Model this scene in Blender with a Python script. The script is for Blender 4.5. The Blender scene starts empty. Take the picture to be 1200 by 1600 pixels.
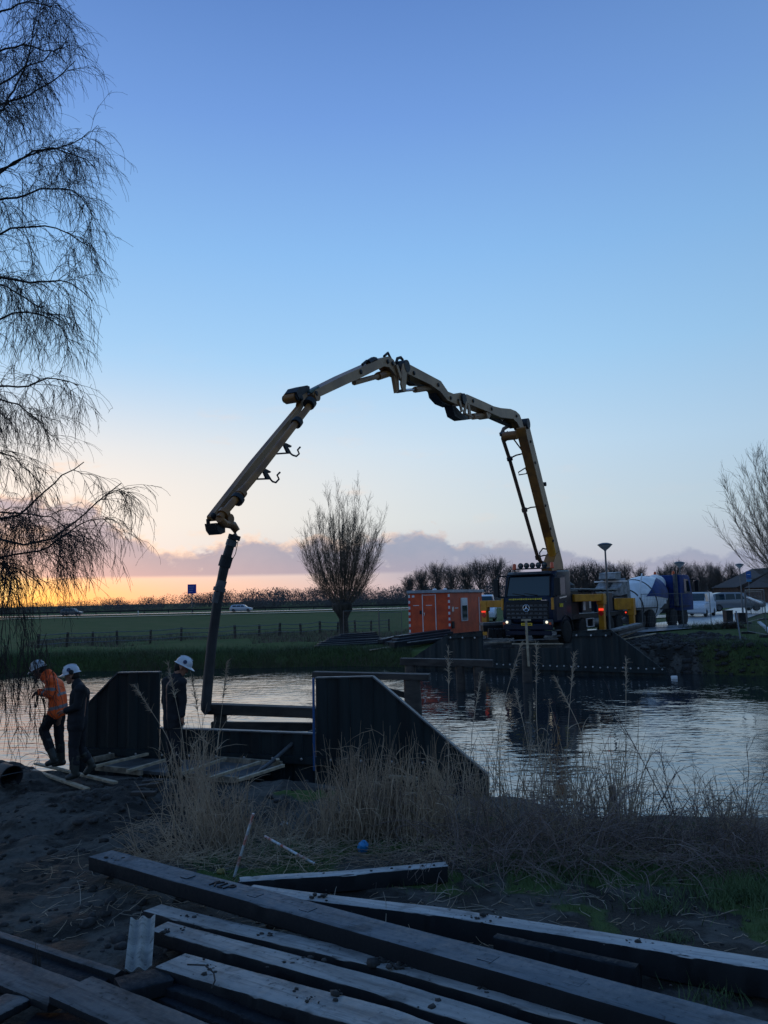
import bpy, bmesh, math, random
import numpy as np
from mathutils import Vector, Matrix
random.seed(7); rng = np.random.default_rng(7)
S = bpy.context.scene
COL = S.collection
R = math.radians

# ------------------------------------------------------------------ camera
CAM_H = 3.25; FPX = 1202.0; PITCH = math.atan(135/FPX); ROLL = R(1.3)
cd = bpy.data.cameras.new('camera'); cam = bpy.data.objects.new('camera', cd); COL.objects.link(cam)
cd.sensor_fit = 'VERTICAL'; cd.sensor_height = 24.0; cd.sensor_width = 18.0
cd.lens = 24.0*FPX/1600.0
cd.clip_start = 0.05; cd.clip_end = 9000
cam.matrix_world = Matrix.Translation((0, 0, CAM_H)) @ Matrix.Rotation(R(90)+PITCH, 4, 'X') @ Matrix.Rotation(-ROLL, 4, 'Z')
S.camera = cam

# ------------------------------------------------------------------ view and light
S.view_settings.view_transform = 'Standard'; S.view_settings.look = 'None'
S.view_settings.exposure = 0.0; S.view_settings.gamma = 1.0
S.view_settings.use_curve_mapping = False
SUN_AZ = R(-26.8); SUN_EL = R(1.6)            # azimuth measured from +Y towards +X
sun_dir = Vector((math.sin(SUN_AZ)*math.cos(SUN_EL), math.cos(SUN_AZ)*math.cos(SUN_EL), math.sin(SUN_EL)))
sd = bpy.data.lights.new('sun', 'SUN'); sd.energy = 0.03; sd.angle = R(0.5); sd.color = (1.0, 0.62, 0.32)
sun = bpy.data.objects.new('sun', sd); COL.objects.link(sun)
sun.rotation_euler = sun_dir.to_track_quat('Z', 'Y').to_euler()

W = bpy.data.worlds.new('World'); S.world = W; W.use_nodes = True
nt = W.node_tree; nt.nodes.clear()
def lin(c): return tuple((v/12.92 if v <= .04045 else ((v+.055)/1.055)**2.4) for v in [x/255 for x in c])
class NX:
    """tiny expression helper for shader math"""
    def __init__(s, nt, sock): s.nt = nt; s.s = sock
    def _op(s, op, *a):
        n = s.nt.nodes.new('ShaderNodeMath'); n.operation = op
        for i, v in enumerate((s,)+a):
            if isinstance(v, NX): s.nt.links.new(v.s, n.inputs[i])
            else: n.inputs[i].default_value = v
        return NX(s.nt, n.outputs[0])
    def __add__(s, o): return s._op('ADD', o)
    def __sub__(s, o): return s._op('SUBTRACT', o)
    def __mul__(s, o): return s._op('MULTIPLY', o)
    def __truediv__(s, o): return s._op('DIVIDE', o)
    def pow(s, o): return s._op('POWER', o)
    def max(s, o): return s._op('MAXIMUM', o)
    def min(s, o): return s._op('MINIMUM', o)
def smooth(x, a, b, lo=0.0, hi=1.0):
    n = x.nt.nodes.new('ShaderNodeMapRange'); n.interpolation_type = 'SMOOTHSTEP'
    n.inputs['To Min'].default_value = lo; n.inputs['To Max'].default_value = hi
    for k, v in (('Value', x), ('From Min', a), ('From Max', b)):
        if isinstance(v, NX): x.nt.links.new(v.s, n.inputs[k])
        else: n.inputs[k].default_value = v
    return NX(x.nt, n.outputs[0])
def ramp(x, stops, interp='LINEAR'):
    n = x.nt.nodes.new('ShaderNodeValToRGB'); x.nt.links.new(x.s, n.inputs[0]); r = n.color_ramp; r.interpolation = interp
    while len(r.elements) < len(stops): r.elements.new(0.5)
    for e, (p, c) in zip(r.elements, stops): e.position = p
    for e, (p, c) in zip(r.elements, stops): e.color = (*c, 1)
    return NX(x.nt, n.outputs[0])
def mixc(f, a, b, mode='MIX'):
    t = (f if isinstance(f, NX) else (a if isinstance(a, NX) else b)).nt
    n = t.nodes.new('ShaderNodeMix'); n.data_type = 'RGBA'; n.blend_type = mode
    for idx, v in ((0, f), (6, a), (7, b)):
        if isinstance(v, NX): t.links.new(v.s, n.inputs[idx])
        elif idx == 0: n.inputs[0].default_value = v
        else: n.inputs[idx].default_value = (*v, 1)
    return NX(t, n.outputs[2])
def noise(nt, vec, scale, detail=4, rough=.55, out=0, dist=0.0):
    n = nt.nodes.new('ShaderNodeTexNoise'); n.inputs['Scale'].default_value = scale
    n.inputs['Detail'].default_value = detail; n.inputs['Roughness'].default_value = rough
    n.inputs['Distortion'].default_value = dist
    if vec is not None: nt.links.new(vec.s, n.inputs['Vector'])
    return NX(nt, n.outputs[out])
def mapping(nt, vec, loc=(0, 0, 0), sc=(1, 1, 1), rot=(0, 0, 0)):
    n = nt.nodes.new('ShaderNodeMapping'); n.inputs['Location'].default_value = loc
    n.inputs['Scale'].default_value = sc; n.inputs['Rotation'].default_value = rot
    nt.links.new(vec.s, n.inputs['Vector']); return NX(nt, n.outputs[0])

tc = nt.nodes.new('ShaderNodeTexCoord'); D_ = NX(nt, tc.outputs['Generated'])
sp = nt.nodes.new('ShaderNodeSeparateXYZ'); nt.links.new(D_.s, sp.inputs[0])
X_, Y_, Z_ = (NX(nt, sp.outputs[i]) for i in range(3))
zc = Z_.max(0.0)
az = X_._op('ARCTAN2', Y_)                       # 0 straight ahead, + to the right
sky = nt.nodes.new('ShaderNodeTexSky'); sky.sky_type = 'NISHITA'; sky.sun_disc = False
sky.sun_elevation = SUN_EL; sky.sun_rotation = SUN_AZ; sky.air_density = 1.0; sky.dust_density = 0.6; sky.ozone_density = 1.0
# clear dusk sky by elevation
base = ramp(zc, [(0.0, lin((172, 166, 182))), (0.035, lin((178, 182, 198))), (0.10, lin((188, 206, 218))), (0.19, lin((180, 210, 234))),
                 (0.30, lin((155, 200, 238))), (0.42, lin((132, 181, 232))), (0.55, lin((108, 151, 216))), (0.66, lin((87, 127, 193))), (1.0, lin((80, 124, 176)))])
daz = az - SUN_AZ
back = smooth((daz*daz), 1.1, 4.5)
base = mixc(back*smooth(zc, .75, .10)*.92, base, lin((86, 108, 132)))
near_sun = (daz*daz*(-4.2))._op('EXPONENT')                   # wide
nearer = (daz*daz*(-22.0))._op('EXPONENT')
low = (zc*(-13.0))._op('EXPONENT'); vlow = (zc*zc*(-700.0))._op('EXPONENT'); mid = ((zc-0.13)*(zc-0.13)*(-110.0))._op('EXPONENT')
warm = mixc(near_sun*mid*0.64, base, lin((250, 226, 200)))
warm = mixc(near_sun*smooth(zc, 0.32, 0.12)*0.35, warm, lin((225, 232, 240)))
warm = mixc((daz*daz*(-7.0))._op('EXPONENT')*vlow*0.92, warm, lin((240, 176, 134)))
warm = mixc((daz*daz*(-75.0))._op('EXPONENT')*vlow, warm, lin((255, 200, 104)))
# right-hand side of the sky is a touch deeper
warm = mixc(smooth(az, -0.05, 0.9)*0.42, warm, lin((98, 134, 172)))
# cloud bank low over the horizon, its top edge lumpy
cv = mapping(nt, D_, (0, 0, 0), (1, 1, 1.6))
n1 = noise(nt, cv, 9.0, 6, .58); n2 = noise(nt, cv, 34.0, 4, .6)
azn = (az + 0.56)/1.12
def g(v): return (v, v, v)
topc = ramp(azn.max(0.0).min(1.0), [(0.0, g(.140)), (.10, g(.132)), (.17, g(.122)), (.235, g(.078)), (.28, g(.074)), (.36, g(.080)), (.46, g(.078)), (.535, g(.086)),
                                    (.56, g(.082)), (.62, g(.068)), (.70, g(.056)), (.80, g(.050)), (.90, g(.054)), (1.0, g(.052))])
top = topc + (n1-0.5)*0.075 + (n2-0.5)*0.026
body = smooth(Z_, top, top-0.009)
soft_r = smooth(az, -0.12, 0.15)
botz = smooth(Z_, 0.030, 0.036)
bot = botz*(soft_r*(-1.0)+1.0) + soft_r*smooth(Z_, 0.004, 0.034, 0.35, 1.0)
ccol = mixc(smooth(az, -0.3, 0.25), lin((136, 143, 170)), lin((116, 143, 178)))
ccol = mixc(smooth(n1, .35, .7)*0.25, ccol, lin((186, 176, 190)))
ccol = mixc(smooth(Z_, 0.03, 0.07, 0.30, 0.0), ccol, lin((172, 156, 172)))
rim = smooth(Z_, top-0.016, top-0.002)*smooth(az, 0.28, -0.1)
ccol = mixc(rim*smooth(n2, .38, .55)*0.9, ccol, lin((250, 216, 192)))
clouds = mixc(body*bot*smooth(n1+(n2-.5)*.6, .26, .40, .55, 1.0)*smooth(az, .1, .5, .93, .72), warm, ccol)
# thin lit wisps above the bank, towards the sun
wn = noise(nt, mapping(nt, D_, (3, 1, 2), (1, 1, 3.2)), 7.0, 5, .6)
wis = smooth(wn, .56, .70)*mid*near_sun
clouds = mixc(wis*0.55, clouds, lin((244, 200, 168)))
glare = ((az-SUN_AZ)*(az-SUN_AZ) + (Z_-0.022)*(Z_-0.022)*3.0)
clouds = mixc((glare*(-900.0))._op('EXPONENT')*0.9, clouds, (1.0, .86, .42))
# the sky texture carries a share of the light; the painted colours above are display colours of the same sky
bgs = nt.nodes.new('ShaderNodeBackground'); bgs.inputs['Strength'].default_value = 0.02
nt.links.new(sky.outputs[0], bgs.inputs['Color'])
bgc = nt.nodes.new('ShaderNodeBackground'); bgc.inputs['Strength'].default_value = 1.06
nt.links.new(clouds.s, bgc.inputs['Color'])
ad = nt.nodes.new('ShaderNodeAddShader'); nt.links.new(bgs.outputs[0], ad.inputs[0]); nt.links.new(bgc.outputs[0], ad.inputs[1])
wo = nt.nodes.new('ShaderNodeOutputWorld'); nt.links.new(ad.outputs[0], wo.inputs[0])

# ------------------------------------------------------------------ picture -> place (authoring aid: points are real 3-D positions)
_f = np.array([0, math.cos(PITCH), math.sin(PITCH)]); _u0 = np.array([0, -math.sin(PITCH), math.cos(PITCH)]); _r0 = np.array([1., 0, 0])
_r = _r0*math.cos(ROLL)-_u0*math.sin(ROLL); _u = _u0*math.cos(ROLL)+_r0*math.sin(ROLL); CC = np.array([0, 0, CAM_H])
def ray(px, py): return _f+_r*((px-600)/FPX)+_u*((800-py)/FPX)
def atz(px, py, z): d = ray(px, py); return CC+d*((z-CAM_H)/d[2])
def aty(px, py, y): d = ray(px, py); return CC+d*(y/d[1])

# ------------------------------------------------------------------ numpy noise
def _hash(ix, iy, s):
    h = (ix.astype(np.int64)*374761393 + iy.astype(np.int64)*668265263 + s*1442695041) & 0xffffffff
    h = ((h ^ (h >> 13))*1274126177) & 0xffffffff
    return ((h ^ (h >> 16)) & 0xffff)/65535.0
def vnoise(x, y, s=0):
    x = np.asarray(x, float); y = np.asarray(y, float)
    ix = np.floor(x); iy = np.floor(y); fx = x-ix; fy = y-iy; fx = fx*fx*(3-2*fx); fy = fy*fy*(3-2*fy)
    a = _hash(ix, iy, s); b = _hash(ix+1, iy, s); c = _hash(ix, iy+1, s); d = _hash(ix+1, iy+1, s)
    return (a*(1-fx)+b*fx)*(1-fy)+(c*(1-fx)+d*fx)*fy - 0.5
def fbm(x, y, f, o=4, s=0, g=.5):
    t = 0; a = 1.
    for i in range(o): t = t + a*vnoise(x*f, y*f, s+i); f *= 2.03; a *= g
    return t
def sstep(a, b, x): t = np.clip((np.asarray(x, float)-a)/(b-a), 0, 1); return t*t*(3-2*t)

# ------------------------------------------------------------------ object helpers
def tagp(o, label=None, cat=None, group=None, kind=None):
    if label: o['label'] = label
    if cat: o['category'] = cat
    if group: o['group'] = group
    if kind: o['kind'] = kind
    return o
def empty(name, loc=(0, 0, 0), rz=0.0, label=None, cat=None, group=None):
    o = bpy.data.objects.new(name, None); COL.objects.link(o); o.location = loc; o.rotation_euler = (0, 0, rz)
    o.empty_display_size = .1
    return tagp(o, label, cat, group)
KIDS = {}
def link(name, me, parent=None):
    o = bpy.data.objects.new(name, me); COL.objects.link(o)
    if parent: o.parent = parent; KIDS.setdefault(parent.name, []).append(o.name)
    return o
def copy_tree(o, parent=None):
    c = o.copy(); COL.objects.link(c); c.parent = parent
    if parent: KIDS.setdefault(parent.name, []).append(c.name)
    for k in KIDS.get(o.name, []): copy_tree(bpy.data.objects[k], c)
    return c
def npmesh(name, V, Fq, mat, smooth=False, k=None):
    """V (n,3), Fq (m,k) array"""
    me = bpy.data.meshes.new(name); V = np.asarray(V, np.float32); Fq = np.asarray(Fq, np.int32); k = Fq.shape[1]
    me.vertices.add(len(V)); me.vertices.foreach_set('co', V.ravel())
    me.loops.add(Fq.size); me.loops.foreach_set('vertex_index', Fq.ravel())
    me.polygons.add(len(Fq)); me.polygons.foreach_set('loop_start', np.arange(0, Fq.size, k, dtype=np.int32))
    me.polygons.foreach_set('loop_total', np.full(len(Fq), k, np.int32))
    if smooth: me.polygons.foreach_set('use_smooth', np.ones(len(Fq), bool))
    me.update(); me.validate()
    if mat: me.materials.append(mat)
    return me
def tubes(P, Rr, sides=3):
    """batch of tubes: P (n,k,3), Rr (n,k) -> V, F(quads)"""
    P = np.asarray(P, float); n, k, _ = P.shape
    T = np.gradient(P, axis=1); T /= (np.linalg.norm(T, axis=2, keepdims=True)+1e-9)
    ref = np.where(np.abs(T[:, :1, 2:3]) > .9, np.array([1., 0, 0]), np.array([0, 0, 1.]))
    ref = np.broadcast_to(ref, T.shape)
    A = np.cross(T, ref); A /= (np.linalg.norm(A, axis=2, keepdims=True)+1e-9); B = np.cross(T, A)
    th = np.arange(sides)*2*math.pi/sides
    V = P[:, :, None, :] + Rr[:, :, None, None]*(A[:, :, None, :]*np.cos(th)[None, None, :, None]+B[:, :, None, :]*np.sin(th)[None, None, :, None])
    idx = np.arange(n*k*sides).reshape(n, k, sides)
    a = idx[:, :-1, :]; b = idx[:, 1:, :]
    F = np.stack([a, np.roll(a, -1, 2), np.roll(b, -1, 2), b], -1).reshape(-1, 4)
    return V.reshape(-1, 3), F
def merge(parts):
    Vs = []; Fs = []; o = 0
    for V, F in parts:
        Vs.append(V); Fs.append(F+o); o += len(V)
    return np.concatenate(Vs), np.concatenate(Fs)

class MB:
    def __init__(s): s.v = []; s.f = []
    def add(s, V, F):
        o = len(s.v); s.v += [tuple(map(float, p)) for p in V]; s.f += [tuple(i+o for i in f) for f in F]; return s
    def box(s, c, d, rz=0.0, rx=0.0, ry=0.0, taper=1.0):
        hx, hy, hz = d[0]/2, d[1]/2, d[2]/2; M = Matrix.Rotation(rz, 3, 'Z') @ Matrix.Rotation(ry, 3, 'Y') @ Matrix.Rotation(rx, 3, 'X')
        V = []
        for z in (-1, 1):
            t = 1 if z < 0 else taper
            for x, y in ((-1, -1), (1, -1), (1, 1), (-1, 1)): V.append(M @ Vector((x*hx*t, y*hy*t, z*hz))+Vector(c))
        return s.add(V, [(3, 2, 1, 0), (4, 5, 6, 7), (0, 1, 5, 4), (1, 2, 6, 5), (2, 3, 7, 6), (3, 0, 4, 7)])
    def beam(s, a, b, w, h, up=(0, 0, 1)):
        """bar from a to b, width w (sideways) and height h"""
        a = Vector(a); b = Vector(b); t = (b-a).normalized(); sd_ = t.cross(Vector(up)).normalized(); u = sd_.cross(t)
        V = [p+sd_*(x*w/2)+u*(y*h/2) for p in (a, b) for x, y in ((-1, -1), (1, -1), (1, 1), (-1, 1))]
        return s.add(V, [(0, 1, 2, 3), (7, 6, 5, 4), (4, 5, 1, 0), (5, 6, 2, 1), (6, 7, 3, 2), (7, 4, 0, 3)])
    def tube(s, pts, r, n=8, cap=True):
        P = np.array([tuple(p) for p in pts], float); k = len(P)
        rr = np.full(k, r, float) if np.isscalar(r) else np.array(r, float)
        V, F = tubes(P[None], rr[None], n); F = [tuple(f) for f in F]
        if cap: F += [tuple(range(n))[::-1], tuple(range((k-1)*n, k*n))]
        return s.add(V, F)
    def prism(s, prof, x0, x1, axis='x'):
        """profile in (a,b) extruded along axis; x: prof=(y,z); y: prof=(x,z); z: prof=(x,y)"""
        n = len(prof)
        def mk(t, p): return (t, p[0], p[1]) if axis == 'x' else ((p[0], t, p[1]) if axis == 'y' else (p[0], p[1], t))
        V = [mk(x0, p) for p in prof]+[mk(x1, p) for p in prof]
        F = [tuple(range(n))[::-1], tuple(range(n, 2*n))]+[(i, (i+1) % n, n+(i+1) % n, n+i) for i in range(n)]
        return s.add(V, F)
    def lathe(s, prof, n=16, M=None, cap=True):
        """prof [(r, z)] about Z"""
        V = [((r*math.cos(2*math.pi*i/n)), (r*math.sin(2*math.pi*i/n)), z) for r, z in prof for i in range(n)]
        if M is not None: V = [M @ Vector(v) for v in V]
        F = [(j*n+i, j*n+(i+1) % n, (j+1)*n+(i+1) % n, (j+1)*n+i) for j in range(len(prof)-1) for i in range(n)]
        if cap: F += [tuple(range(n))[::-1], tuple(range((len(prof)-1)*n, len(prof)*n))]
        return s.add(V, F)
    def build(s, name, mat, parent=None, smooth=False, bevel=0.0, M=None, loc=None, seg=2):
        me = bpy.data.meshes.new(name)
        V = s.v if M is None else [tuple(M @ Vector(v)) for v in s.v]
        me.from_pydata(V, [], s.f)
        bm = bmesh.new(); bm.from_mesh(me); bmesh.ops.recalc_face_normals(bm, faces=bm.faces)
        if bevel > 0:
            es = [e for e in bm.edges if len(e.link_faces) == 2 and e.calc_face_angle(0) > R(25)]
            bmesh.ops.bevel(bm, geom=es, offset=bevel, segments=seg, profile=.6, affect='EDGES', clamp_overlap=True)
        bm.to_mesh(me); bm.free()
        if smooth:
            me.polygons.foreach_set('use_smooth', np.ones(len(me.polygons), bool))
            try: me.set_sharp_from_angle(angle=R(38))
            except Exception: pass
        me.materials.append(mat)
        o = link(name, me, parent)
        if loc is not None: o.location = loc
        return o

# ------------------------------------------------------------------ materials
def mat(name, col, rough=.7, metal=0.0, var=.25, nscale=6.0, bump=0.0, bscale=30.0, col2=None, emit=None, estr=0.0, coords='Object', stretch=(1, 1, 1), trans=0.0, ior=1.45, alpha=1.0, spec=None):
    m = bpy.data.materials.new(name); m.use_nodes = True; t = m.node_tree; b = t.nodes['Principled BSDF']
    b.inputs['Roughness'].default_value = rough; b.inputs['Metallic'].default_value = metal
    b.inputs['IOR'].default_value = ior
    if spec is not None: b.inputs['Specular IOR Level'].default_value = spec
    if trans: b.inputs['Transmission Weight'].default_value = trans
    if alpha < 1: b.inputs['Alpha'].default_value = alpha
    tcn = t.nodes.new('ShaderNodeTexCoord'); vec = NX(t, tcn.outputs[coords])
    if stretch != (1, 1, 1): vec = mapping(t, vec, sc=stretch)
    if var > 0 or col2:
        n = noise(t, vec, nscale, 6, .6)
        c2 = col2 if col2 else tuple(v*(1-var) for v in col); c1 = col if col2 else tuple(min(1, v*(1+var*.6)) for v in col)
        c = mixc(smooth(n, .35, .65), c1, c2); t.links.new(c.s, b.inputs['Base Color'])
    else: b.inputs['Base Color'].default_value = (*col, 1)
    if bump > 0:
        nb = noise(t, vec, bscale, 5, .6); bn = t.nodes.new('ShaderNodeBump'); bn.inputs['Strength'].default_value = 1.0
        bn.inputs['Distance'].default_value = bump; t.links.new(nb.s, bn.inputs['Height']); t.links.new(bn.outputs[0], b.inputs['Normal'])
    if emit: b.inputs['Emission Color'].default_value = (*emit, 1); b.inputs['Emission Strength'].default_value = estr
    return m
# ================================================================== LARGE STRUCTURE: ground, water, roads
def near_edge(x):  # y of the near water line
    x = np.asarray(x, float)
    return 13.9 - .30*(x+6.0) + .9*sstep(2.0, 4.0, x) + np.where(x < -6, -.05*(x+6), 0) + .22*fbm(x, x*0, .8, 3, 5)
def far_edge(x):
    x = np.asarray(x, float)
    return 37.6 + np.where(x < -2, -.02*(x+2), -.50*(x+2)*np.where(x > 16, 0, 1) - np.where(x > 16, 9.0+.15*(x-16), 0)) + .35*fbm(x, x*0+3, .35, 3, 9)
PAD = [(-7.4, 11.2, .16, 1.0), ]
def ground_z(x, y):
    x = np.asarray(x, float); y = np.asarray(y, float)
    ne = near_edge(x); fe = far_edge(x)
    # near bank
    zn = .50 + .055*np.clip(9.6-y, 0, 5.5) + .02*np.clip(4-y, 0, 30)
    lumpy = sstep(-1.2, -3.0, x-(y-8)*.12)          # churned mud on one side
    zn = zn + (.5-np.abs(fbm(x*.55+y*.35, y*1.5-x*.3, 1.15, 3, 15)))*.10*lumpy + fbm(x, y, .45, 3, 11)*(.04+.12*sstep(7, 9.5, y)) + fbm(x, y, 1.9, 4, 21)*(.03+.12*lumpy*sstep(7.5, 9.5, y)) + fbm(x, y, 9., 3, 31)*(.012+.022*lumpy)
    zn = zn + .30*np.exp(-((x+7.6)**2/1.3+(y-12.3)**2/.5))                 # spoil heap by the bucket
    zn = zn + .16*np.exp(-((x+1.2)**2/1.2+(y-10.9)**2/.25))
    pad = sstep(0, .5, 1-np.maximum(np.abs(x+3.6)/2.2, np.abs(y-(12.6-.29*(x+3.6)))/1.0))
    zn = zn*(1-pad)+(.50+.012*fbm(x, y, 5, 2, 3))*pad
    zn = zn-.46*sstep(9.3, 10.9, y)*sstep(1.6, 3.0, x)
    bn = sstep(0.55, -.25, y-ne+.3)
    zn = zn*bn + (-1.2)*(1-bn)
    # far bank
    t = y-fe
    right = sstep(1.0, 5.0, x)
    shore = sstep(-.5, 1.6, t)
    zf = .72+.36*right + .10*sstep(1.6, 5, t)
    zf = zf + right*0.0 - (1-right)*.42*sstep(7.0, 12.0, t)
    zf = zf + (fbm(x, y, .5, 3, 41)*.10*sstep(200, 60, y) + fbm(x, y, 2.2, 3, 44)*.05*sstep(80, 50, y))*(1-.75*sstep(8, 14, x))
    zf = zf + (1.0-zf)*sstep(110, 158, y)
    zf = -1.2*(1-shore)+zf*shore
    # behind the far sheet piling the ground is level muck
    return np.where(y < (ne+fe)/2, zn, zf)
def axis(parts):
    out = []
    for a, b, st in parts: out.append(np.arange(a, b, st))
    return np.concatenate(out)
def geo(a, b, q=1.22, s0=1.0):
    r = [a]; s = s0
    while r[-1] < b: r.append(r[-1]+s); s *= q
    return np.array(r)
xr = geo(46, 3500, 1.35, 2.0)
xs = np.concatenate([-xr[::-1], axis([(-44, -10, .5), (-10, 8.0, .055), (8.0, 30, .4), (30, 46, .8)]), xr])
ys = np.concatenate([-geo(6, 400, 1.6, 4)[::-1], axis([(-2, 3.4, .5), (3.4, 16.2, .055), (16.2, 28, .8), (28, 46, .22), (46, 80, 1.0), (80, 150, 5)]), geo(150, 4000, 1.25, 5)])
XX, YY = np.meshgrid(xs, ys); ZZ = ground_z(XX, YY)
nx_, ny_ = len(xs), len(ys); idx = np.arange(nx_*ny_).reshape(ny_, nx_)
Fg = np.stack([idx[:-1, :-1], idx[:-1, 1:], idx[1:, 1:], idx[1:, :-1]], -1).reshape(-1, 4)
def green_at(x, y):
    near = sstep(.02, .30, fbm(x, y, .9, 4, 61)+.10*(x > -2) - .9*sstep(-1.4, -3.0, x) - .30*sstep(9.5, 11, y))*.75*sstep(3.6, 6.5, y)
    for cx, cy, r_, k in ((-1.1, 8.25, .55, 1.0), (-1.0, 7.9, .4, .8), (.7, 7.5, .8, .55), (1.5, 7.35, .7, .8), (2.2, 7.6, .6, .8), (3.1, 7.3, .8, 1.0), (2.1, 8.4, .8, 1.0), (.15, 7.6, .35, .8)): near = near+k*np.exp(-((x-cx)**2+((y-cy)*1.8)**2)/r_**2)*(.45+1.6*(fbm(x, y, 2.4, 3, 63)+.25))
    near = np.clip(near, 0, 1); t = y-far_edge(x)
    muck = sstep(2.0, 4.0, x)*sstep(14.8, 11.0, x)*sstep(13.5, 10.5, t)*(1-.85*sstep(12.0, 15.0, x)*sstep(6.0, 2.5, t))
    muck = np.clip(muck+.5*fbm(x, y, .6, 3, 71)*sstep(15, 3, t)*(x > 1), 0, 1)
    far = np.clip(1-muck*1.15, 0, 1)
    return np.where(y < 20, near, far)
GG = green_at(XX, YY)
gm = bpy.data.materials.new('earth_and_grass'); gm.use_nodes = True; t = gm.node_tree; b = t.nodes['Principled BSDF']
tcn = t.nodes.new('ShaderNodeTexCoord'); P_ = NX(t, tcn.outputs['Object'])
at = t.nodes.new('ShaderNodeAttribute'); at.attribute_name = 'cover'; cov = NX(t, at.outputs['Fac'])
nA = noise(t, P_, 1.3, 6, .6); nB = noise(t, P_, 14, 6, .65); nC = noise(t, P_, 60, 4, .6)
mud = mixc(smooth(nA, .44, .56), (.020, .017, .014), (.085, .079, .070)); mud = mixc(smooth(nB, .45, .7)*.6, mud, (.014, .012, .011))
mud = mixc(smooth(nC, .62, .75)*.35, mud, (.10, .096, .092))
nG = noise(t, P_, .25, 5, .6); nH = noise(t, P_, 3.0, 5, .65)
gr = mixc(smooth(nG, .35, .65), (.058, .098, .030), (.084, .110, .040)); gr = mixc(smooth(nH, .45, .68)*.6, gr, (.075, .075, .035)); gr = mixc(smooth(nB, .5, .7)*.5, gr, (.018, .030, .010))
cf = smooth(cov + (nB-.5)*.5, .35, .6)
t.links.new(mixc(cf, mud, gr).s, b.inputs['Base Color'])
t.links.new((cf*(-.10)+.16).s, b.inputs['Specular IOR Level'])
rg = smooth(nA, .35, .6, .55, .9); t.links.new((rg+cf*.25).min(.95).s, b.inputs['Roughness'])
bn = t.nodes.new('ShaderNodeBump'); bn.inputs['Distance'].default_value = .03; bn.inputs['Strength'].default_value = .9
t.links.new((nB + nC*.4).s, bn.inputs['Height']); t.links.new(bn.outputs[0], b.inputs['Normal'])
me = npmesh('ground', np.stack([XX.ravel(), YY.ravel(), ZZ.ravel()], 1), Fg, gm, smooth=True)
a = me.attributes.new('cover', 'FLOAT', 'POINT'); a.data.foreach_set('value', GG.ravel().astype(np.float32))
ground = tagp(link('ground', me), kind='structure')

# water
wm = bpy.data.materials.new('canal_water'); wm.use_nodes = True; t = wm.node_tree; b = t.nodes['Principled BSDF']
b.inputs['Base Color'].default_value = (.014, .020, .024, 1); b.inputs['Roughness'].default_value = .035; b.inputs['IOR'].default_value = 2.9
tcn = t.nodes.new('ShaderNodeTexCoord'); P_ = NX(t, tcn.outputs['Object'])
w1 = noise(t, mapping(t, P_, sc=(.8, 1.7, 1), rot=(0, 0, R(8))), 2.5, 2, .5, dist=.35); w2 = noise(t, mapping(t, P_, sc=(.8, 1.3, 1), rot=(0, 0, R(-20))), 5.0, 2, .5, dist=.2); w3 = noise(t, P_, .35, 3, .5)
wv = t.nodes.new('ShaderNodeTexWave'); wv.wave_type = 'RINGS'; wv.rings_direction = 'SPHERICAL'; wv.inputs['Scale'].default_value = .62; wv.inputs['Distortion'].default_value = 1.6; wv.inputs['Detail'].default_value = 1; wv.inputs['Detail Scale'].default_value = .8
t.links.new(mapping(t, P_, loc=(9.5, -15.0, 0)).s, wv.inputs['Vector'])
rings = NX(t, wv.outputs['Fac'])
spx = t.nodes.new('ShaderNodeSeparateXYZ'); t.links.new(P_.s, spx.inputs[0]); xx = NX(t, spx.outputs[0])
amp = smooth(w3, .38, .62, .22, 1.25)
hgt = (w1*1.0 + w2*.32)*amp + rings*smooth(xx, -1.0, -6.0)*.30
bn = t.nodes.new('ShaderNodeBump'); bn.inputs['Distance'].default_value = .017; bn.inputs['Strength'].default_value = 1.0
t.links.new(hgt.s, bn.inputs['Height']); t.links.new(bn.outputs[0], b.inputs['Normal'])
V = [(-600, 5, 0), (600, 5, 0), (600, 80, 0), (-600, 80, 0)]
tagp(link('water', npmesh('water', V, np.array([[0, 1, 2, 3]]), wm)), kind='structure')

# highway across the fields and the wet lane behind the trucks
asph = mat('wet_asphalt', (.12, .125, .13), .22, nscale=.6, var=.3, bump=.004, bscale=40)
paint = mat('road_paint', (.55, .55, .55), .55, nscale=2)
def strip(name, pts, w, m, zoff, kind='structure', step=6.0, parent=None):
    pts = [np.array(p, float) for p in pts]; L = []
    for a, b in zip(pts[:-1], pts[1:]):
        n = max(2, int(np.linalg.norm(b-a)/step)); L += [a+(b-a)*i/n for i in range(n)]
    L.append(pts[-1]); L = np.array(L); T = np.gradient(L, axis=0); T /= np.linalg.norm(T, axis=1, keepdims=True)
    N = np.stack([-T[:, 1], T[:, 0]], 1); k = 5; V = []
    for j in range(k):
        q = L+N*w*(j/(k-1)-.5); V.append(np.column_stack([q, ground_z(q[:, 0], q[:, 1])*0+zoff]))
    V = np.stack(V, 1).reshape(-1, 3); n = len(L); I = np.arange(n*k).reshape(n, k)
    F = np.stack([I[:-1, :-1], I[:-1, 1:], I[1:, 1:], I[1:, :-1]], -1).reshape(-1, 4)
    o = link(name, npmesh(name, V, F, m), parent)
    if kind and not parent: tagp(o, kind=kind)
    return o
HY = 168.0
strip('highway', [(-900, HY), (900, HY)], 12.0, asph, 1.13)
for yy, ww in ((HY-5.2, .22), (HY-.2, .14), (HY+5.2, .22)):
    if ww > .2: strip('road_line', [(-900, yy), (900, yy)], ww*1.6, paint, 1.14)
for k in range(-30, 31): strip('lane_dash', [(k*9., HY), (k*9.+3, HY)], .18, paint, 1.14)
strip('cycle_path', [(-900, 144), (900, 144)], 2.6, mat('pale_path', (.34, .35, .35), .35, var=.15), 1.05)
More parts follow.
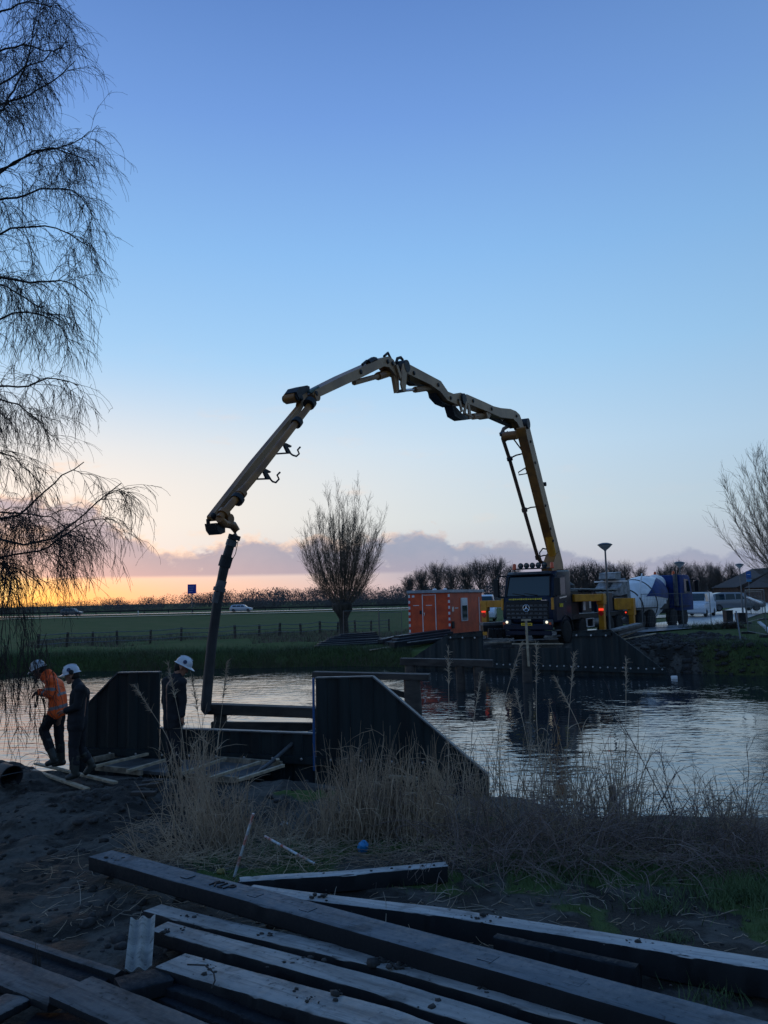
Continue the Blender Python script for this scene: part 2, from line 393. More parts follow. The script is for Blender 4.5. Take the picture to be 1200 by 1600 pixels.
wetm = mat('wet_lane', (.34, .355, .37), .28, nscale=.5, var=.35, bump=.0016, bscale=1.5, spec=.9)
strip('wet_lane', [(11.5, 41.0), (15, 44.0), (20.5, 51.0), (34, 74), (61, 122), (100, 190)], 4.4, wetm, 1.26, step=1.5)
strip('side_road', [(14, 60), (32, 70), (60, 80), (120, 92), (260, 110)], 5.0, mat('brick_road', (.10, .065, .055), .35, nscale=2, bump=.004), 1.25, step=3)
# ================================================================== SHARED MATERIALS
M_yel = mat('boom_yellow', (.30, .125, .026), .45, var=.35, nscale=1.6, col2=(.16, .066, .018), bump=.002, bscale=30)
M_tan = mat('boom_lit_tan', (.36, .205, .095), .5, nscale=1.2, col2=(.23, .125, .06), bump=.002, bscale=25)  # boom paint made paler: sky light on the side faces put into the colour
M_navy = mat('cab_navy_paint', (.005, .012, .030), .35, nscale=3, var=.3, spec=.25)
M_black = mat('black_plastic', (.005, .006, .008), .6, var=.3)
M_rub = mat('tyre_rubber', (.014, .014, .014), .85, var=.3, bump=.004, bscale=25)
M_steel = mat('grey_steel', (.08, .09, .10), .5, metal=.3, nscale=5, var=.3)
M_chrome = mat('chrome', (.65, .66, .68), .18, metal=1.0, var=0)
M_dkst = mat('dark_steel', (.014, .016, .019), .6, metal=.1, nscale=8, var=.4, bump=.002)
M_glass = mat('dark_glass', (.006, .022, .032), .05, var=0, spec=.6)
M_white = mat('white_paint', (.70, .71, .72), .35, nscale=2, var=.12)
M_headl = mat('headlight_lit', (.9, .9, .8), .3, var=0, emit=(1, .88, .62), estr=1.1)
M_redl = mat('red_lamp_lit', (.5, .02, .01), .3, var=0, emit=(1, .06, .03), estr=1.0)
M_oran = mat('orange_beacon', (.45, .07, .02), .3, var=0, emit=(1, .2, .08), estr=.02)
M_oyel = mat('outrigger_yellow', (.62, .27, .02), .42, nscale=2.5, col2=(.45, .18, .015))
M_plate = mat('number_plate_yellow', (.75, .5, .03), .4, var=0)
M_script = mat('yellow_lettering', (.60, .46, .03), .5, var=0)
M_redpl = mat('red_warning_band', (.6, .03, .02), .4, var=0)
M_blue = mat('mixer_blue', (.008, .035, .16), .55, nscale=2, var=.3, spec=.2); M_dwhite = mat('drum_white', (.80, .82, .84), .4, nscale=1.5, col2=(.62, .63, .64)); M_dgrey = mat('hopper_grey', (.25, .26, .27), .5, nscale=4, var=.4)
# ================================================================== TREES, HEDGES, FAR WOODS
M_bark = mat('birch_bark_dark', (.030, .026, .024), .9, var=.3); M_twig = mat('twig_dark', (.034, .027, .024), .9, var=0)
M_wtwig = mat('willow_twig', (.12, .095, .072), .9, var=0); M_wbark = mat('willow_bark', (.045, .040, .036), .95, nscale=5, var=.5, bump=.02, bscale=12, stretch=(1, 1, .2))
M_far = mat('far_tree_bark', (.13, .11, .10), 1.0, var=0)
def smooth_path(pts, k):
    pts = np.array(pts, float); d = np.r_[0, np.cumsum(np.linalg.norm(np.diff(pts, axis=0), axis=1))]; t = np.linspace(0, d[-1], k)
    q = np.stack([np.interp(t, d, pts[:, i]) for i in range(3)], 1)
    for _ in range(3): q[1:-1] = (q[:-2]+2*q[1:-1]+q[2:])/4
    return q
def grow(starts, dirs, L, k, droop, wig, rg, up=0.0):
    """batch of curved twigs: starts (n,3) dirs (n,3) L (n,) -> P (n,k,3)"""
    n = len(starts); P_ = np.zeros((n, k, 3)); P_[:, 0] = starts; d = dirs/(np.linalg.norm(dirs, axis=1, keepdims=True)+1e-9)
    for i in range(1, k):
        d = d+rg.normal(0, wig, (n, 3)); d[:, 2] += (up-droop)/k*np.ones(n); d /= np.linalg.norm(d, axis=1, keepdims=True)
        P_[:, i] = P_[:, i-1]+d*(L/(k-1))[:, None]
    return P_
def sample(P_, m, rg, lo=.15, hi=1.0):
    """m points on each path: returns pts (n*m,3), tangents"""
    n, k, _ = P_.shape; t = rg.uniform(lo, hi, (n, m))*(k-1); i = np.clip(t.astype(int), 0, k-2); f = (t-i)[..., None]
    ar = np.arange(n)[:, None]; a = P_[ar, i]; b = P_[ar, i+1]
    return (a*(1-f)+b*f).reshape(-1, 3), ((b-a)/(np.linalg.norm(b-a, axis=2, keepdims=True)+1e-9)).reshape(-1, 3), (t/(k-1)).reshape(-1)
def taper(n, k, r0, r1): return np.linspace(1, 0, k)[None, :]*(np.asarray(r0)*np.ones(n))[:, None]+np.linspace(0, 1, k)[None, :]*r1

# weeping birch at the edge of the picture; its trunk stands outside the frame
rg = np.random.default_rng(11)
bx, by = -9.6, 12.6
birch = empty('birch_tree', (bx, by, float(ground_z(bx, by))), 0, 'tall bare weeping birch with drooping black twigs hanging over the canal', 'tree')
BI = Matrix.Translation((-bx, -by, -float(ground_z(bx, by))))
def relw(V): return V-np.array([bx, by, float(ground_z(bx, by))])
tp = smooth_path([(bx, by, .3), (bx+.1, by, 4), (bx-.1, by+.1, 9), (bx+.25, by, 14), (bx+.4, by, 18)], 24)
V, F = tubes(tp[None], np.linspace(.24, .05, 24)[None], 12); link('trunk', npmesh('trunk', relw(V), F, M_bark, True), birch)
limbs = [  # picture points, distances; all real 3-D curves leaving the trunk
    [(-95, -260, 12.4), (-40, -120, 12.0), (40, -50, 11.8), (90, -20, 11.6)],
    [(-90, 60, 12.6), (-20, 30, 12.5), (40, 0, 12.6), (95, 12, 12.5)], [(-95, 190, 12.4), (0, 180, 12.0), (28, 140, 11.8), (48, 78, 11.7), (58, 30, 11.6)],
    [(-95, 200, 12.6), (20, 155, 12.9), (70, 140, 13.1), (105, 110, 13.2), (125, 95, 13.2)], [(-90, 240, 12.6), (0, 130, 13.2), (60, 100, 13.4), (110, 62, 13.5)],
    [(-100, 330, 12.6), (0, 275, 12.2), (30, 250, 12.0), (65, 222, 11.9), (120, 242, 11.8), (158, 262, 11.7)], [(-100, 350, 12.5), (0, 312, 12.6), (40, 308, 12.8), (75, 290, 12.9), (122, 292, 13.0), (160, 335, 13.0)],
    [(-100, 300, 12.6), (10, 262, 12.9), (60, 235, 13.2), (105, 232, 13.2), (150, 205, 13.2)], [(-100, 400, 12.5), (0, 364, 12.1), (35, 352, 11.9), (85, 352, 11.9), (135, 368, 11.9), (150, 385, 12.0)],
    [(-100, 470, 12.6), (0, 430, 12.2), (40, 445, 12.0), (75, 435, 11.9), (120, 440, 11.8), (155, 470, 11.8)], [(-100, 500, 12.6), (0, 436, 12.9), (50, 470, 13.2), (100, 500, 13.3)],
    [(-100, 640, 12.6), (0, 600, 12.2), (45, 606, 12.1), (80, 585, 12.0), (130, 602, 11.9)], [(-100, 600, 12.6), (0, 618, 12.9), (30, 630, 13.1), (60, 650, 13.2), (85, 690, 13.3)],
    [(-100, 690, 12.6), (0, 700, 12.8), (40, 730, 12.9), (70, 760, 13.0)],
    [(-100, 860, 12.6), (0, 812, 12.3), (40, 802, 12.0), (65, 768, 11.9), (105, 740, 11.8), (140, 722, 11.7)], [(-100, 870, 12.6), (0, 835, 12.2), (20, 850, 12.0), (62, 860, 11.9), (100, 832, 11.8), (140, 812, 11.7), (160, 782, 11.6), (205, 755, 11.6)],
    [(-100, 900, 12.6), (0, 868, 12.8), (45, 864, 13.0), (90, 858, 13.1), (110, 830, 13.2), (150, 808, 13.2), (190, 812, 13.2)], [(-100, 880, 12.6), (0, 880, 12.3), (40, 890, 12.2), (65, 915, 12.1)],
    [(-100, 780, 12.6), (0, 802, 12.5), (50, 800, 12.4), (80, 805, 12.3), (112, 825, 12.3)],
    [(-100, 100, 12.6), (-30, 90, 12.2), (30, 70, 12.0), (80, 75, 11.9), (110, 100, 11.9)], [(-100, 540, 12.6), (0, 500, 12.8), (40, 480, 12.9), (90, 500, 12.9), (120, 540, 12.9)]]
parts = []; LP = []
for L_ in limbs:
    q = [aty(p[0] if p[0] < 50 else 50+(p[0]-50)*.90, p[1], p[2]) for p in L_]; z0 = q[0][2]; q = [np.array([np.interp(z0, tp[:, 2], tp[:, 0]), by, z0-.35])]+q[1:]
    s_ = smooth_path(q, 26); s_[1:-1] += rg.normal(0, .018, (24, 3)); LP.append(s_)
LP = np.array(LP)
extra = []
for i in range(3):
    a, b_ = LP[i % len(LP)], LP[(i*5+3) % len(LP)]; f = rg.uniform(.25, .75)
    if abs(a[12, 2]-b_[12, 2]) < 3.2: extra.append(a*f+b_*(1-f)+np.linspace(0, 1, 26)[:, None]*np.array([rg.uniform(-.9, .0), rg.uniform(-.6, .6), rg.uniform(-.2, .3)]))
if extra: LP = np.concatenate([LP, np.array(extra)])
for s_ in LP:
    V, F = tubes(s_[None], np.linspace(.040, .007, 26)[None], 6); link('limb', npmesh('limb', relw(V), F, M_bark, True), birch)
st, tn, tt = sample(LP, 24, rg, .20, .98)
dr = tn*1.0+rg.normal(0, .55, tn.shape)+np.array([.0, 0, .05]); Lb = rg.uniform(.35, 1.15, len(st))*(1.2-.80*tt)
B1 = grow(st, dr, Lb, 9, .85, .14, rg); parts.append(tubes(B1, taper(len(B1), 9, rg.uniform(.005, .008, len(B1)), .003), 3))
st, tn, tt = sample(B1, 6, rg, .2, 1.0); dr = tn*.8+rg.normal(0, .6, tn.shape)
B2 = grow(st, dr, rg.uniform(.3, .95, len(st)), 8, 1.7, .16, rg); parts.append(tubes(B2, taper(len(B2), 8, .0041, .0025), 3))
st, tn, tt = sample(B2, 5, rg, .15, 1.0); dr = tn+rg.normal(0, .5, tn.shape)
B3 = grow(st, dr, rg.uniform(.12, .5, len(st)), 5, 1.4, .15, rg); parts.append(tubes(B3, taper(len(B3), 5, .0032, .0022), 3))
# long hanging strands under the low limbs
st, tn, tt = sample(LP[14:19], 15, rg, .25, .95); k_ = st[:, 0] < -4.9; st = st[k_]; tn = tn[k_]
dr = tn*.3+np.array([0, 0, -.5])+rg.normal(0, .25, tn.shape); Ls = rg.uniform(.8, 2.7, len(st)); Ls = np.minimum(Ls, st[:, 2]-.75)
Ls *= np.where(st[:, 0] > -5.9, .45, 1)
H1 = grow(st, dr, Ls, 12, 3.5, .09, rg); parts.append(tubes(H1, taper(len(H1), 12, .006, .003), 3))
st, tn, tt = sample(H1, 9, rg, .15, 1.0); dr = tn+rg.normal(0, .5, tn.shape)
H2 = grow(st, dr, rg.uniform(.15, .5, len(st)), 5, 2.6, .15, rg); parts.append(tubes(H2, taper(len(H2), 5, .0036, .0026), 3))
V, F = merge(parts); o = link('crown', npmesh('crown', relw(V), F, M_twig), birch); o['kind'] = 'stuff'
# a clump of the same drooping sprays reaching the bank
parts = []
q0 = [aty(20+rg.uniform(-20, 35), 1000, 12.6)+rg.normal(0, .25, 3) for _ in range(26)]; q0 = np.array(q0)
H3 = grow(q0, np.tile([0.02, 0, -1.], (26, 1))+rg.normal(0, .12, (26, 3)), rg.uniform(.9, 1.7, 26), 12, 1.0, .08, rg); parts.append(tubes(H3, taper(26, 12, .007, .004), 3))
st, tn, tt = sample(H3, 16, rg, .1, 1.0); H4 = grow(st, tn+rg.normal(0, .6, tn.shape), rg.uniform(.12, .45, len(st)), 5, 1.8, .15, rg); parts.append(tubes(H4, taper(len(H4), 5, .004, .0028), 3))
V, F = merge(parts); o = link('hanging_twigs', npmesh('hanging_twigs', relw(V), F, M_twig), birch); o['kind'] = 'stuff'

# pollard willows
def pollard(name, x, y, z, h, knob, nshoot, spread, shoot_len, label, seed, trunk_r=.33, lean=0.0):
    rg = np.random.default_rng(seed); root = empty(name, (x, y, z), 0, label, 'tree')
    tb = MB(); prof = [(trunk_r*1.3, -.2), (trunk_r*1.05, .15), (trunk_r, .8), (trunk_r*.98, knob*.8), (trunk_r*1.5, knob), (trunk_r*2.2, knob+.35), (trunk_r*2.3, knob+.7), (trunk_r*1.4, knob+1.0), (.01, knob+1.1)]
    tb.lathe(prof, 16, cap=False); tb.v = [(v[0]*(1+.12*math.sin(3*math.atan2(v[1], v[0])+v[2]*2)), v[1]*(1+.12*math.sin(3*math.atan2(v[1], v[0])+v[2]*2)), v[2]) for v in tb.v]
    tb.build('trunk', M_wbark, root, smooth=True)
    a = rg.uniform(0, 2*math.pi, nshoot); th = rg.uniform(0, 1, nshoot)**.62*spread
    d = np.stack([np.sin(th)*np.cos(a), np.sin(th)*np.sin(a), np.cos(th)], 1)
    s0 = np.stack([np.cos(a)*trunk_r*1.9*np.sin(th)/np.sin(spread), np.sin(a)*trunk_r*1.9*np.sin(th)/np.sin(spread), knob+.5+.4*np.cos(th)], 1)
    L_ = shoot_len*(1-.40*(th/spread)**1.6)*rg.uniform(.66, 1.02, nshoot)
    B1 = grow(s0, d, L_, 12, .0, .026, rg, up=1.35)
    parts = [tubes(B1, taper(nshoot, 12, rg.uniform(.010, .023, nshoot), .005), 4)]
    st, tn, tt = sample(B1, 26, rg, .12, 1.0); B2 = grow(st, tn+rg.normal(0, .30, tn.shape), rg.uniform(.5, 1.7, len(st))*(1.15-.6*tt), 6, 0, .06, rg, up=.5); parts.append(tubes(B2, taper(len(B2), 6, .0062, .0038), 3))
    st, tn, tt = sample(B2, 4, rg, .1, 1.0); B3 = grow(st, tn+rg.normal(0, .35, tn.shape), rg.uniform(.2, .7, len(st)), 4, 0, .08, rg, up=.3); parts.append(tubes(B3, taper(len(B3), 4, .0055, .004), 3))
    V, F = merge(parts); o = link('crown', npmesh('crown', V, F, M_wtwig), root); o['kind'] = 'stuff'
    return root
wq = atz(537, 990, .75)
pollard('pollard_willow', wq[0], wq[1], float(ground_z(wq[0], wq[1])), 9.6, 1.75, 110, R(58), 8.7, 'round-headed bare pollard willow standing alone in the field beyond the canal', 5)
wx, wy = 21.8, 40.0
pollard('pollard_willow', wx, wy, float(ground_z(wx, wy)), 9, 1.5, 96, R(78), 8.8, 'bare willow reaching in over the lane with its crown cut off by the picture edge', 9, .38)

# far trees, every one on its own: bare upright crowns in a row
def far_tree_mesh(seed, h, wdt, trunkf=.25, n=60):
    rg = np.random.default_rng(seed); s0 = np.zeros((n, 3)); s0[:, 2] = rg.uniform(trunkf*h, .7*h, n)
    a = rg.uniform(0, 2*math.pi, n); d = np.stack([np.cos(a)*.55, np.sin(a)*.55, rg.uniform(.5, 1.2, n)], 1)
    L_ = np.minimum((h-s0[:, 2])*1.05, wdt*1.3)*rg.uniform(.7, 1.0, n)
    B1 = grow(s0, d, L_, 6, 0, .10, rg, up=.8); parts = [tubes(B1, taper(n, 6, .07, .025), 3)]
    st, tn, tt = sample(B1, 11, rg, .2, 1.0); B2 = grow(st, tn+rg.normal(0, .6, tn.shape), rg.uniform(.5, 1.7, len(st))*(h/9), 4, 0, .15, rg, up=.4); parts.append(tubes(B2, taper(len(B2), 4, .022, .011), 3))
    st, tn, tt = sample(B2, 3, rg, .3, 1.0); B3 = grow(st, tn+rg.normal(0, .6, tn.shape), rg.uniform(.3, .9, len(st))*(h/9), 3, 0, .15, rg, up=.2); parts.append(tubes(B3, taper(len(B3), 3, .013, .008), 3))
    V, F = merge(parts); crown = npmesh('crown', V, F, M_far)
    V, F = tubes(np.array([[(0, 0, -.3), (0.05, 0, h*.3), (0, .1, h*.6), (0, 0, h*.92)]]), np.array([[.22, .17, .12, .04]]), 6); trunk = npmesh('trunk', V, F, M_far)
    return trunk, crown
FT = [far_tree_mesh(100+i, 9.5+.6*(i % 3), 4.6, .22) for i in range(4)]+[far_tree_mesh(120+i, 10.5, 3.0, .10, 70) for i in range(2)]
def far_tree(px, top, y, kind, label, group, r):
    p = aty(px, 934, y); hz = float(ground_z(p[0], y)); ztop = aty(px, top, y)[2]; h = ztop-hz; t_, c_ = FT[kind]
    o = empty('bare_tree', (p[0], y, hz), r.uniform(0, 6), label, 'tree', group); s_ = h/(10.0 if kind < 4 else 10.5); o.scale = (s_, s_, s_)
    link('trunk', t_, o); k = link('crown', c_, o); k['kind'] = 'stuff'
r = random.Random(3)
row1 = [(640, 898), (660, 892), (684, 886), (706, 882), (728, 882), (751, 878), (776, 879), (800, 882)]
row2 = [(893, 884), (906, 880), (920, 878), (935, 878), (949, 882), (963, 880), (978, 878), (1000, 884)]
row3 = [(1040, 886), (1058, 880), (1082, 880), (1097, 880), (1113, 880), (1126, 882), (1146, 880)]
ORD = ['first', 'second', 'third', 'fourth', 'fifth', 'sixth', 'seventh', 'eighth', 'ninth']
for i, (x, t_) in enumerate(row1): far_tree(x, t_, 165+r.uniform(-6, 12), i % 4, ORD[i]+' bare round-crowned tree of the row behind the orange cabin, counted from the willow', 'bare trees in the row behind the cabin', r)
for i, (x, t_) in enumerate(row2): far_tree(x, t_, 150+r.uniform(-6, 12), 4+i % 2, ORD[i]+' bare tree of the close row above the trucks, counted from the pump cab', 'bare trees above the trucks', r)
for i, (x, t_) in enumerate(row3): far_tree(x, t_, 150+r.uniform(-6, 12), (4+i % 2) if i > 1 else i, ORD[i]+' bare slender tree of the row behind the vans, counted from the mixer cab', 'bare trees behind the parked van', r)
# the woods on the skyline read as one mass
def wood(name, x0, x1, y0, y1, hfun, n, seed, m):
    rg = np.random.default_rng(seed); cx = rg.uniform(x0, x1, n); cy = rg.uniform(y0, y1, n); h = hfun(cx, cy, rg); Vs = []; k = 380
    P_ = rg.normal(0, 1, (n, k, 3)); P_ /= np.linalg.norm(P_, axis=2, keepdims=True); P_ *= rg.uniform(.15, 1.0, (n, k, 1))**.5
    c = np.stack([cx, cy, h*.50+.9], 1)[:, None, :]; rad = np.stack([h*.55, h*.55, h*.52], 1)[:, None, :]
    ctr = (c+P_*rad).reshape(-1, 3); sz = np.repeat(h, k)*.021
    tri = ctr[:, None, :]+rg.normal(0, 1, (len(ctr), 3, 3))*sz[:, None, None]*np.array([1, 1, 1.6]); V = tri.reshape(-1, 3); F = np.arange(len(V)).reshape(-1, 3)
    return tagp(link(name, npmesh(name, V, F, m)), kind='stuff')
M_wood = mat('far_wood', (.11, .10, .10), 1.0, var=0)
wood('far_wood', -260, 330, 330, 370, lambda x, y, g: 3.6+5.0*sstep(-170, 20, x)*(.5+.9*(vnoise(x*.03, y*0, 3)+.5))+g.uniform(-1.2, 1.8, len(x)), 620, 31, M_wood)
wood('hedgerow', -40, 90, 205, 222, lambda x, y, g: 2.2+1.6*(vnoise(x*.06, y*0, 6)+.5)+g.uniform(-.6, .8, len(x)), 260, 33, M_wood)
wood('roadside_scrub', 28, 130, 120, 132, lambda x, y, g: 1.5+g.uniform(-.4, .4, len(x)), 200, 34, M_wood)
wood('low_hedge', -260, -60, 225, 260, lambda x, y, g: 2.2+g.uniform(-.6, .8, len(x)), 330, 35, M_wood)
# ================================================================== SHEET PILING, TRESTLES, CABIN, FENCES, LAMPS, CARS
M_pile = mat('black_sheet_pile', (.013, .024, .028), .5, nscale=1.2, col2=(.005, .011, .014), stretch=(3, 3, .35), spec=.35, bump=.003, bscale=20)
M_cap = mat('pile_cap_strip', (.09, .10, .11), .45, metal=.2, nscale=4, var=.3)
M_oldw = mat('wet_old_timber', (.045, .036, .030), .7, nscale=4, var=.5, bump=.01, bscale=15, stretch=(.3, .3, 1)); M_neww = mat('new_pine_timber', (.36, .29, .20), .65, nscale=8, var=.3, bump=.002)
M_muddyw = mat('muddy_pine_timber', (.24, .20, .15), .75, nscale=5, var=.5, bump=.003); M_concg = mat('grey_batten', (.13, .135, .14), .6, nscale=3, var=.4)
M_bolt = mat('bolt_head', (.35, .36, .37), .4, metal=.7, var=0)
def piling(name, A, B, topf, bot, label, pitch=.25, t=.05, bolts=None, cat='retaining wall', capz=True, wal=None):
    A = Vector((A[0], A[1], 0)); B = Vector((B[0], B[1], 0)); d = (B-A); L = d.length; d.normalize(); nrm = Vector((d.y, -d.x, 0))
    if nrm.y > 0: nrm = -nrm
    root = empty(name, (A.x, A.y, 0), math.atan2(d.y, d.x), label, cat)       # local x along the wall, -y faces the camera side
    kk = topf; s_ = 0
    for (xa, za), (xb, zb) in zip(kk[:-1], kk[1:]):
        if xb-xa < .06: continue
        n = max(1, round((xb-xa)/pitch))
        for i in range(n):
            x0 = xa+(xb-xa)*i/n; x1 = xa+(xb-xa)*(i+1)/n; z0 = za+(zb-za)*i/n; z1 = za+(zb-za)*(i+1)/n; y_ = (.022 if s_ % 2 else -.022); s_ += 1; e_ = (x1-x0)*.18
            prof = [(x0+.001, y_*.25), (x0+e_, y_), (x1-e_, y_), (x1-.001, y_*.25)]; V = []
            for (x, y) in prof:
                z = z0+(z1-z0)*(x-x0)/(x1-x0); V += [(x, y-t/2, bot), (x, y-t/2, z), (x, y+t/2, z), (x, y+t/2, bot)]
            F = [(0, 1, 2, 3), (15, 14, 13, 12)]
            for k in range(3):
                a = 4*k; F += [(a, a+4, a+5, a+1), (a+1, a+5, a+6, a+2), (a+2, a+6, a+7, a+3), (a+3, a+7, a+4, a)]
            MB().add(V, F).build('sheet_pile', M_pile, root)
    return root, L, d
# near abutment
NA = atz(122, 1188, .35); NB = atz(766, 1217, .35); NA = Vector((NA[0], 14.55, 0)); NB = Vector((NB[0], NB[1], 0))
Lna = (NB-NA).length; dna = (NB-NA).normalized()
def on_near(px, py, off=0):   # along-wall coordinate of a picture point on the wall plane
    d = Vector(ray(px, py)); nn = Vector((dna.y, -dna.x, 0)); o = NA+nn*off; t_ = (o-Vector(CC)).dot(nn)/d.dot(nn); p = Vector(CC)+d*t_
    return (p-NA).xy.dot(dna.xy), p.z
keys = [on_near(122, 1118), on_near(186, 1052), on_near(250, 1051), on_near(251, 1138), on_near(492, 1147), on_near(494, 1060), on_near(583, 1058), on_near(763, 1212)]
def topn(x):
    return float(np.interp(x, [k[0] for k in keys], [k[1] for k in keys]))
nab, L1, _ = piling('sheet_pile_abutment', NA, NB, [(0.0, keys[0][1]-.25)]+keys, -.9, 'black ribbed sheet-pile abutment with two sloping wings on the near bank', pitch=.20, cat='abutment')
def capstrip(k0, k1, nm='cap_strip'):
    a = Vector((k0[0], 0, k0[1]+.012)); b_ = Vector((k1[0], 0, k1[1]+.012)); MB().beam(a, b_, .12, .022).build(nm, M_cap, nab)
capstrip(keys[0], keys[1]); capstrip(keys[1], keys[2]); capstrip(keys[3], keys[4]); capstrip(keys[5], keys[6]); capstrip(keys[6], keys[7])
MB().beam((.1, -.10, .62), (L1-.3, -.10, .55), .08, .12).build('waling_beam', M_pile, nab)
for x in np.arange(.4, L1-.6, .52): MB().lathe([(.022, 0), (.022, .015), (.001, .02)], 8, Matrix.Translation((x, -.145, .6)) @ Matrix.Rotation(R(90), 4, 'X'), cap=False).build('bolt', M_bolt, nab)
a = keys[4][0]+.03
MB().tube([(a, -.14, .42), (a, -.13, topn(keys[5][0])+.02)], .022, 8).build('blue_conduit', mat('blue_plastic_pipe', (.02, .08, .22), .4, var=0), nab, smooth=True)
# far abutment
FA = Vector((.9, 36.4, 0)); FB = Vector((*atz(1042, 1058, 0)[:2], 0)); Lf = (FB-FA).length; dfa = (FB-FA).normalized()
def on_far(px, py):
    d = Vector(ray(px, py)); nn = Vector((dfa.y, -dfa.x, 0)); t_ = (FA-Vector(CC)).dot(nn)/d.dot(nn); p = Vector(CC)+d*t_; return (p-FA).xy.dot(dfa.xy), p.z
kf = [on_far(636, 1034), on_far(700, 991), on_far(754, 986), on_far(755, 1014), on_far(893, 1012), on_far(895, 987), on_far(955, 984), on_far(1042, 1050)]
kf[0] = (0.0, kf[0][1])
def topf_(x): return float(np.interp(x, [k[0] for k in kf], [k[1] for k in kf]))
fab, L2, _ = piling('sheet_pile_abutment', FA, FB, kf, -.9, 'dark sheet-pile abutment with bolt rows below the pump truck across the canal', pitch=.30, cat='abutment')
MB().beam((0, -.10, .26), (L2, -.10, .26), .10, .24).build('waling_beam', M_pile, fab)
for i, x in enumerate(np.arange(.15, L2, .30)): MB().lathe([(.035, 0), (.035, .02), (.001, .03)], 8, Matrix.Translation((x, -.152, .30+.02*(i % 2))) @ Matrix.Rotation(R(90), 4, 'X'), cap=False).build('bolt', M_bolt, fab)
for k0, k1 in ((1, 2), (5, 6)):
    MB().beam((kf[k0][0], -.08, kf[k0][1]-.14), (kf[k1][0], -.08, kf[k1][1]-.16), .08, .12).build('waling_beam', M_pile, fab)
    for x in np.arange(kf[k0][0]+.2, kf[k1][0], .6): MB().lathe([(.04, 0), (.04, .02), (.001, .03)], 8, Matrix.Translation((x, -.125, kf[k0][1]-.14)) @ Matrix.Rotation(R(90), 4, 'X'), cap=False).build('bolt', M_bolt, fab)
    MB().beam((kf[k0][0], 0, kf[k0][1]+.01), (kf[k1][0], 0, kf[k1][1]+.01), .11, .02).build('cap_strip', M_pile, fab)

# old bridge trestles standing in the canal
def wobble(mb, s=.012, seed=0):
    rr = random.Random(seed); mb.v = [(v[0]+rr.uniform(-s, s), v[1]+rr.uniform(-s, s), v[2]+rr.uniform(-s, s)) for v in mb.v]; return mb
def trestle(y, pA, pB, posts, label, capw=.30, caph=.24, low=None, brace=None):
    a = aty(pA[0], pA[1], y+.25); b_ = aty(pB[0], pB[1], y-.45); root = empty('timber_trestle', ((a[0]+b_[0])/2, (a[1]+b_[1])/2, 0), 0, label, 'trestle', 'old bridge trestles in the canal')
    o = np.array(root.location)*np.array([1, 1, 0])
    wobble(MB().beam(a-o-(0, 0, caph/2), b_-o-(0, 0, caph/2), capw, caph), .008).build('cap_beam', M_oldw, root, bevel=.015)
    for k, (px, r_, zt) in enumerate(posts):
        f = (px-pA[0])/(pB[0]-pA[0]); q = a+(b_-a)*f-o
        MB().tube([(q[0], q[1], -1.0), (q[0]+.02, q[1], .2), (q[0], q[1], q[2]-caph+zt)], [r_*1.05, r_, r_*.95], 12).build('pile', M_oldw, root, smooth=True)
    if low: 
        c = aty(low[0], low[1], y+.1)-o; d = aty(low[2], low[3], y-.2)-o; MB().beam(c, d, .12, .16).build('lower_beam', M_oldw, root, bevel=.01)
    if brace:
        c = aty(brace[0], brace[1], y)-o; d = aty(brace[2], brace[3], y-.1)-o; MB().beam(c, d, .08, .16).build('brace', M_oldw, root, bevel=.01)
    return root
trestle(15.4, (327, 1099), (520, 1106), [(345, .14, 0), (503, .14, 0)], 'wet timber trestle behind the low near wall, touched by the hose end', .24, .20, low=(331, 1134, 520, 1136))
trestle(22.0, (490, 1049), (671, 1053), [(644, .24, .0), (505, .22, 0)], 'timber trestle rising behind the sloping wing of the near abutment', .34, .17, brace=(590, 1075, 640, 1088))
trestle(27.4, (626, 1028), (770, 1031), [(641, .2, 0), (719, .16, 0), (748, .20, 0)], 'timber trestle farther out with three posts and a long cap beam', .34, .24)
sq = aty(822, 1012, 29.5); sg_ = empty('mooring_post', (sq[0], sq[1], 0), 0, 'lone old timber post in the canal with a pale batten nailed upright to it', 'post')
MB().tube([(0, 0, -1), (0, 0, sq[2])], [.2, .17], 12).build('post', M_oldw, sg_, smooth=True)
bt = aty(823, 968, 29.2)[2]; MB().beam((.03, -.22, .0+.6), (0.0, -.22, bt), .085, .035, up=(0, 1, 0)).build('upright_batten', M_neww, sg_); MB().box((.0, -.24, bt-.02), (.36, .03, .07)).build('cross_batten', M_neww, sg_)

# orange site cabin
M_cab = mat('cabin_orange', (.70, .095, .026), .5, nscale=1.6, col2=(.50, .062, .020), bump=.003, bscale=6); M_roof = mat('cabin_roof', (.32, .34, .37), .4, nscale=2)
cA = atz(641, 991, 1.1); cB = atz(703, 991, 1.1); fr_ = Vector((cB[0]-cA[0], cB[1]-cA[1], 0)); 
cab_rz = math.atan2(fr_.y, fr_.x)-.30; cy0 = 42.6
cl = aty(641, 991, cy0+.35); cr = aty(703, 991, cy0-.25); wv_ = Vector((cr[0]-cl[0], cr[1]-cl[1], 0)); CW = wv_.length; cang = math.atan2(wv_.y, wv_.x)
zc_ = float(ground_z(cl[0], cl[1])); CZ = .28; CHT = aty(703, 926, cy0-.25)[2]-zc_; CLN = 4.6
cabin = empty('site_cabin', (cl[0], cl[1], zc_), cang, 'orange steel site cabin with a small white-framed window beside the pump truck', 'site cabin')
yaw = 0.0
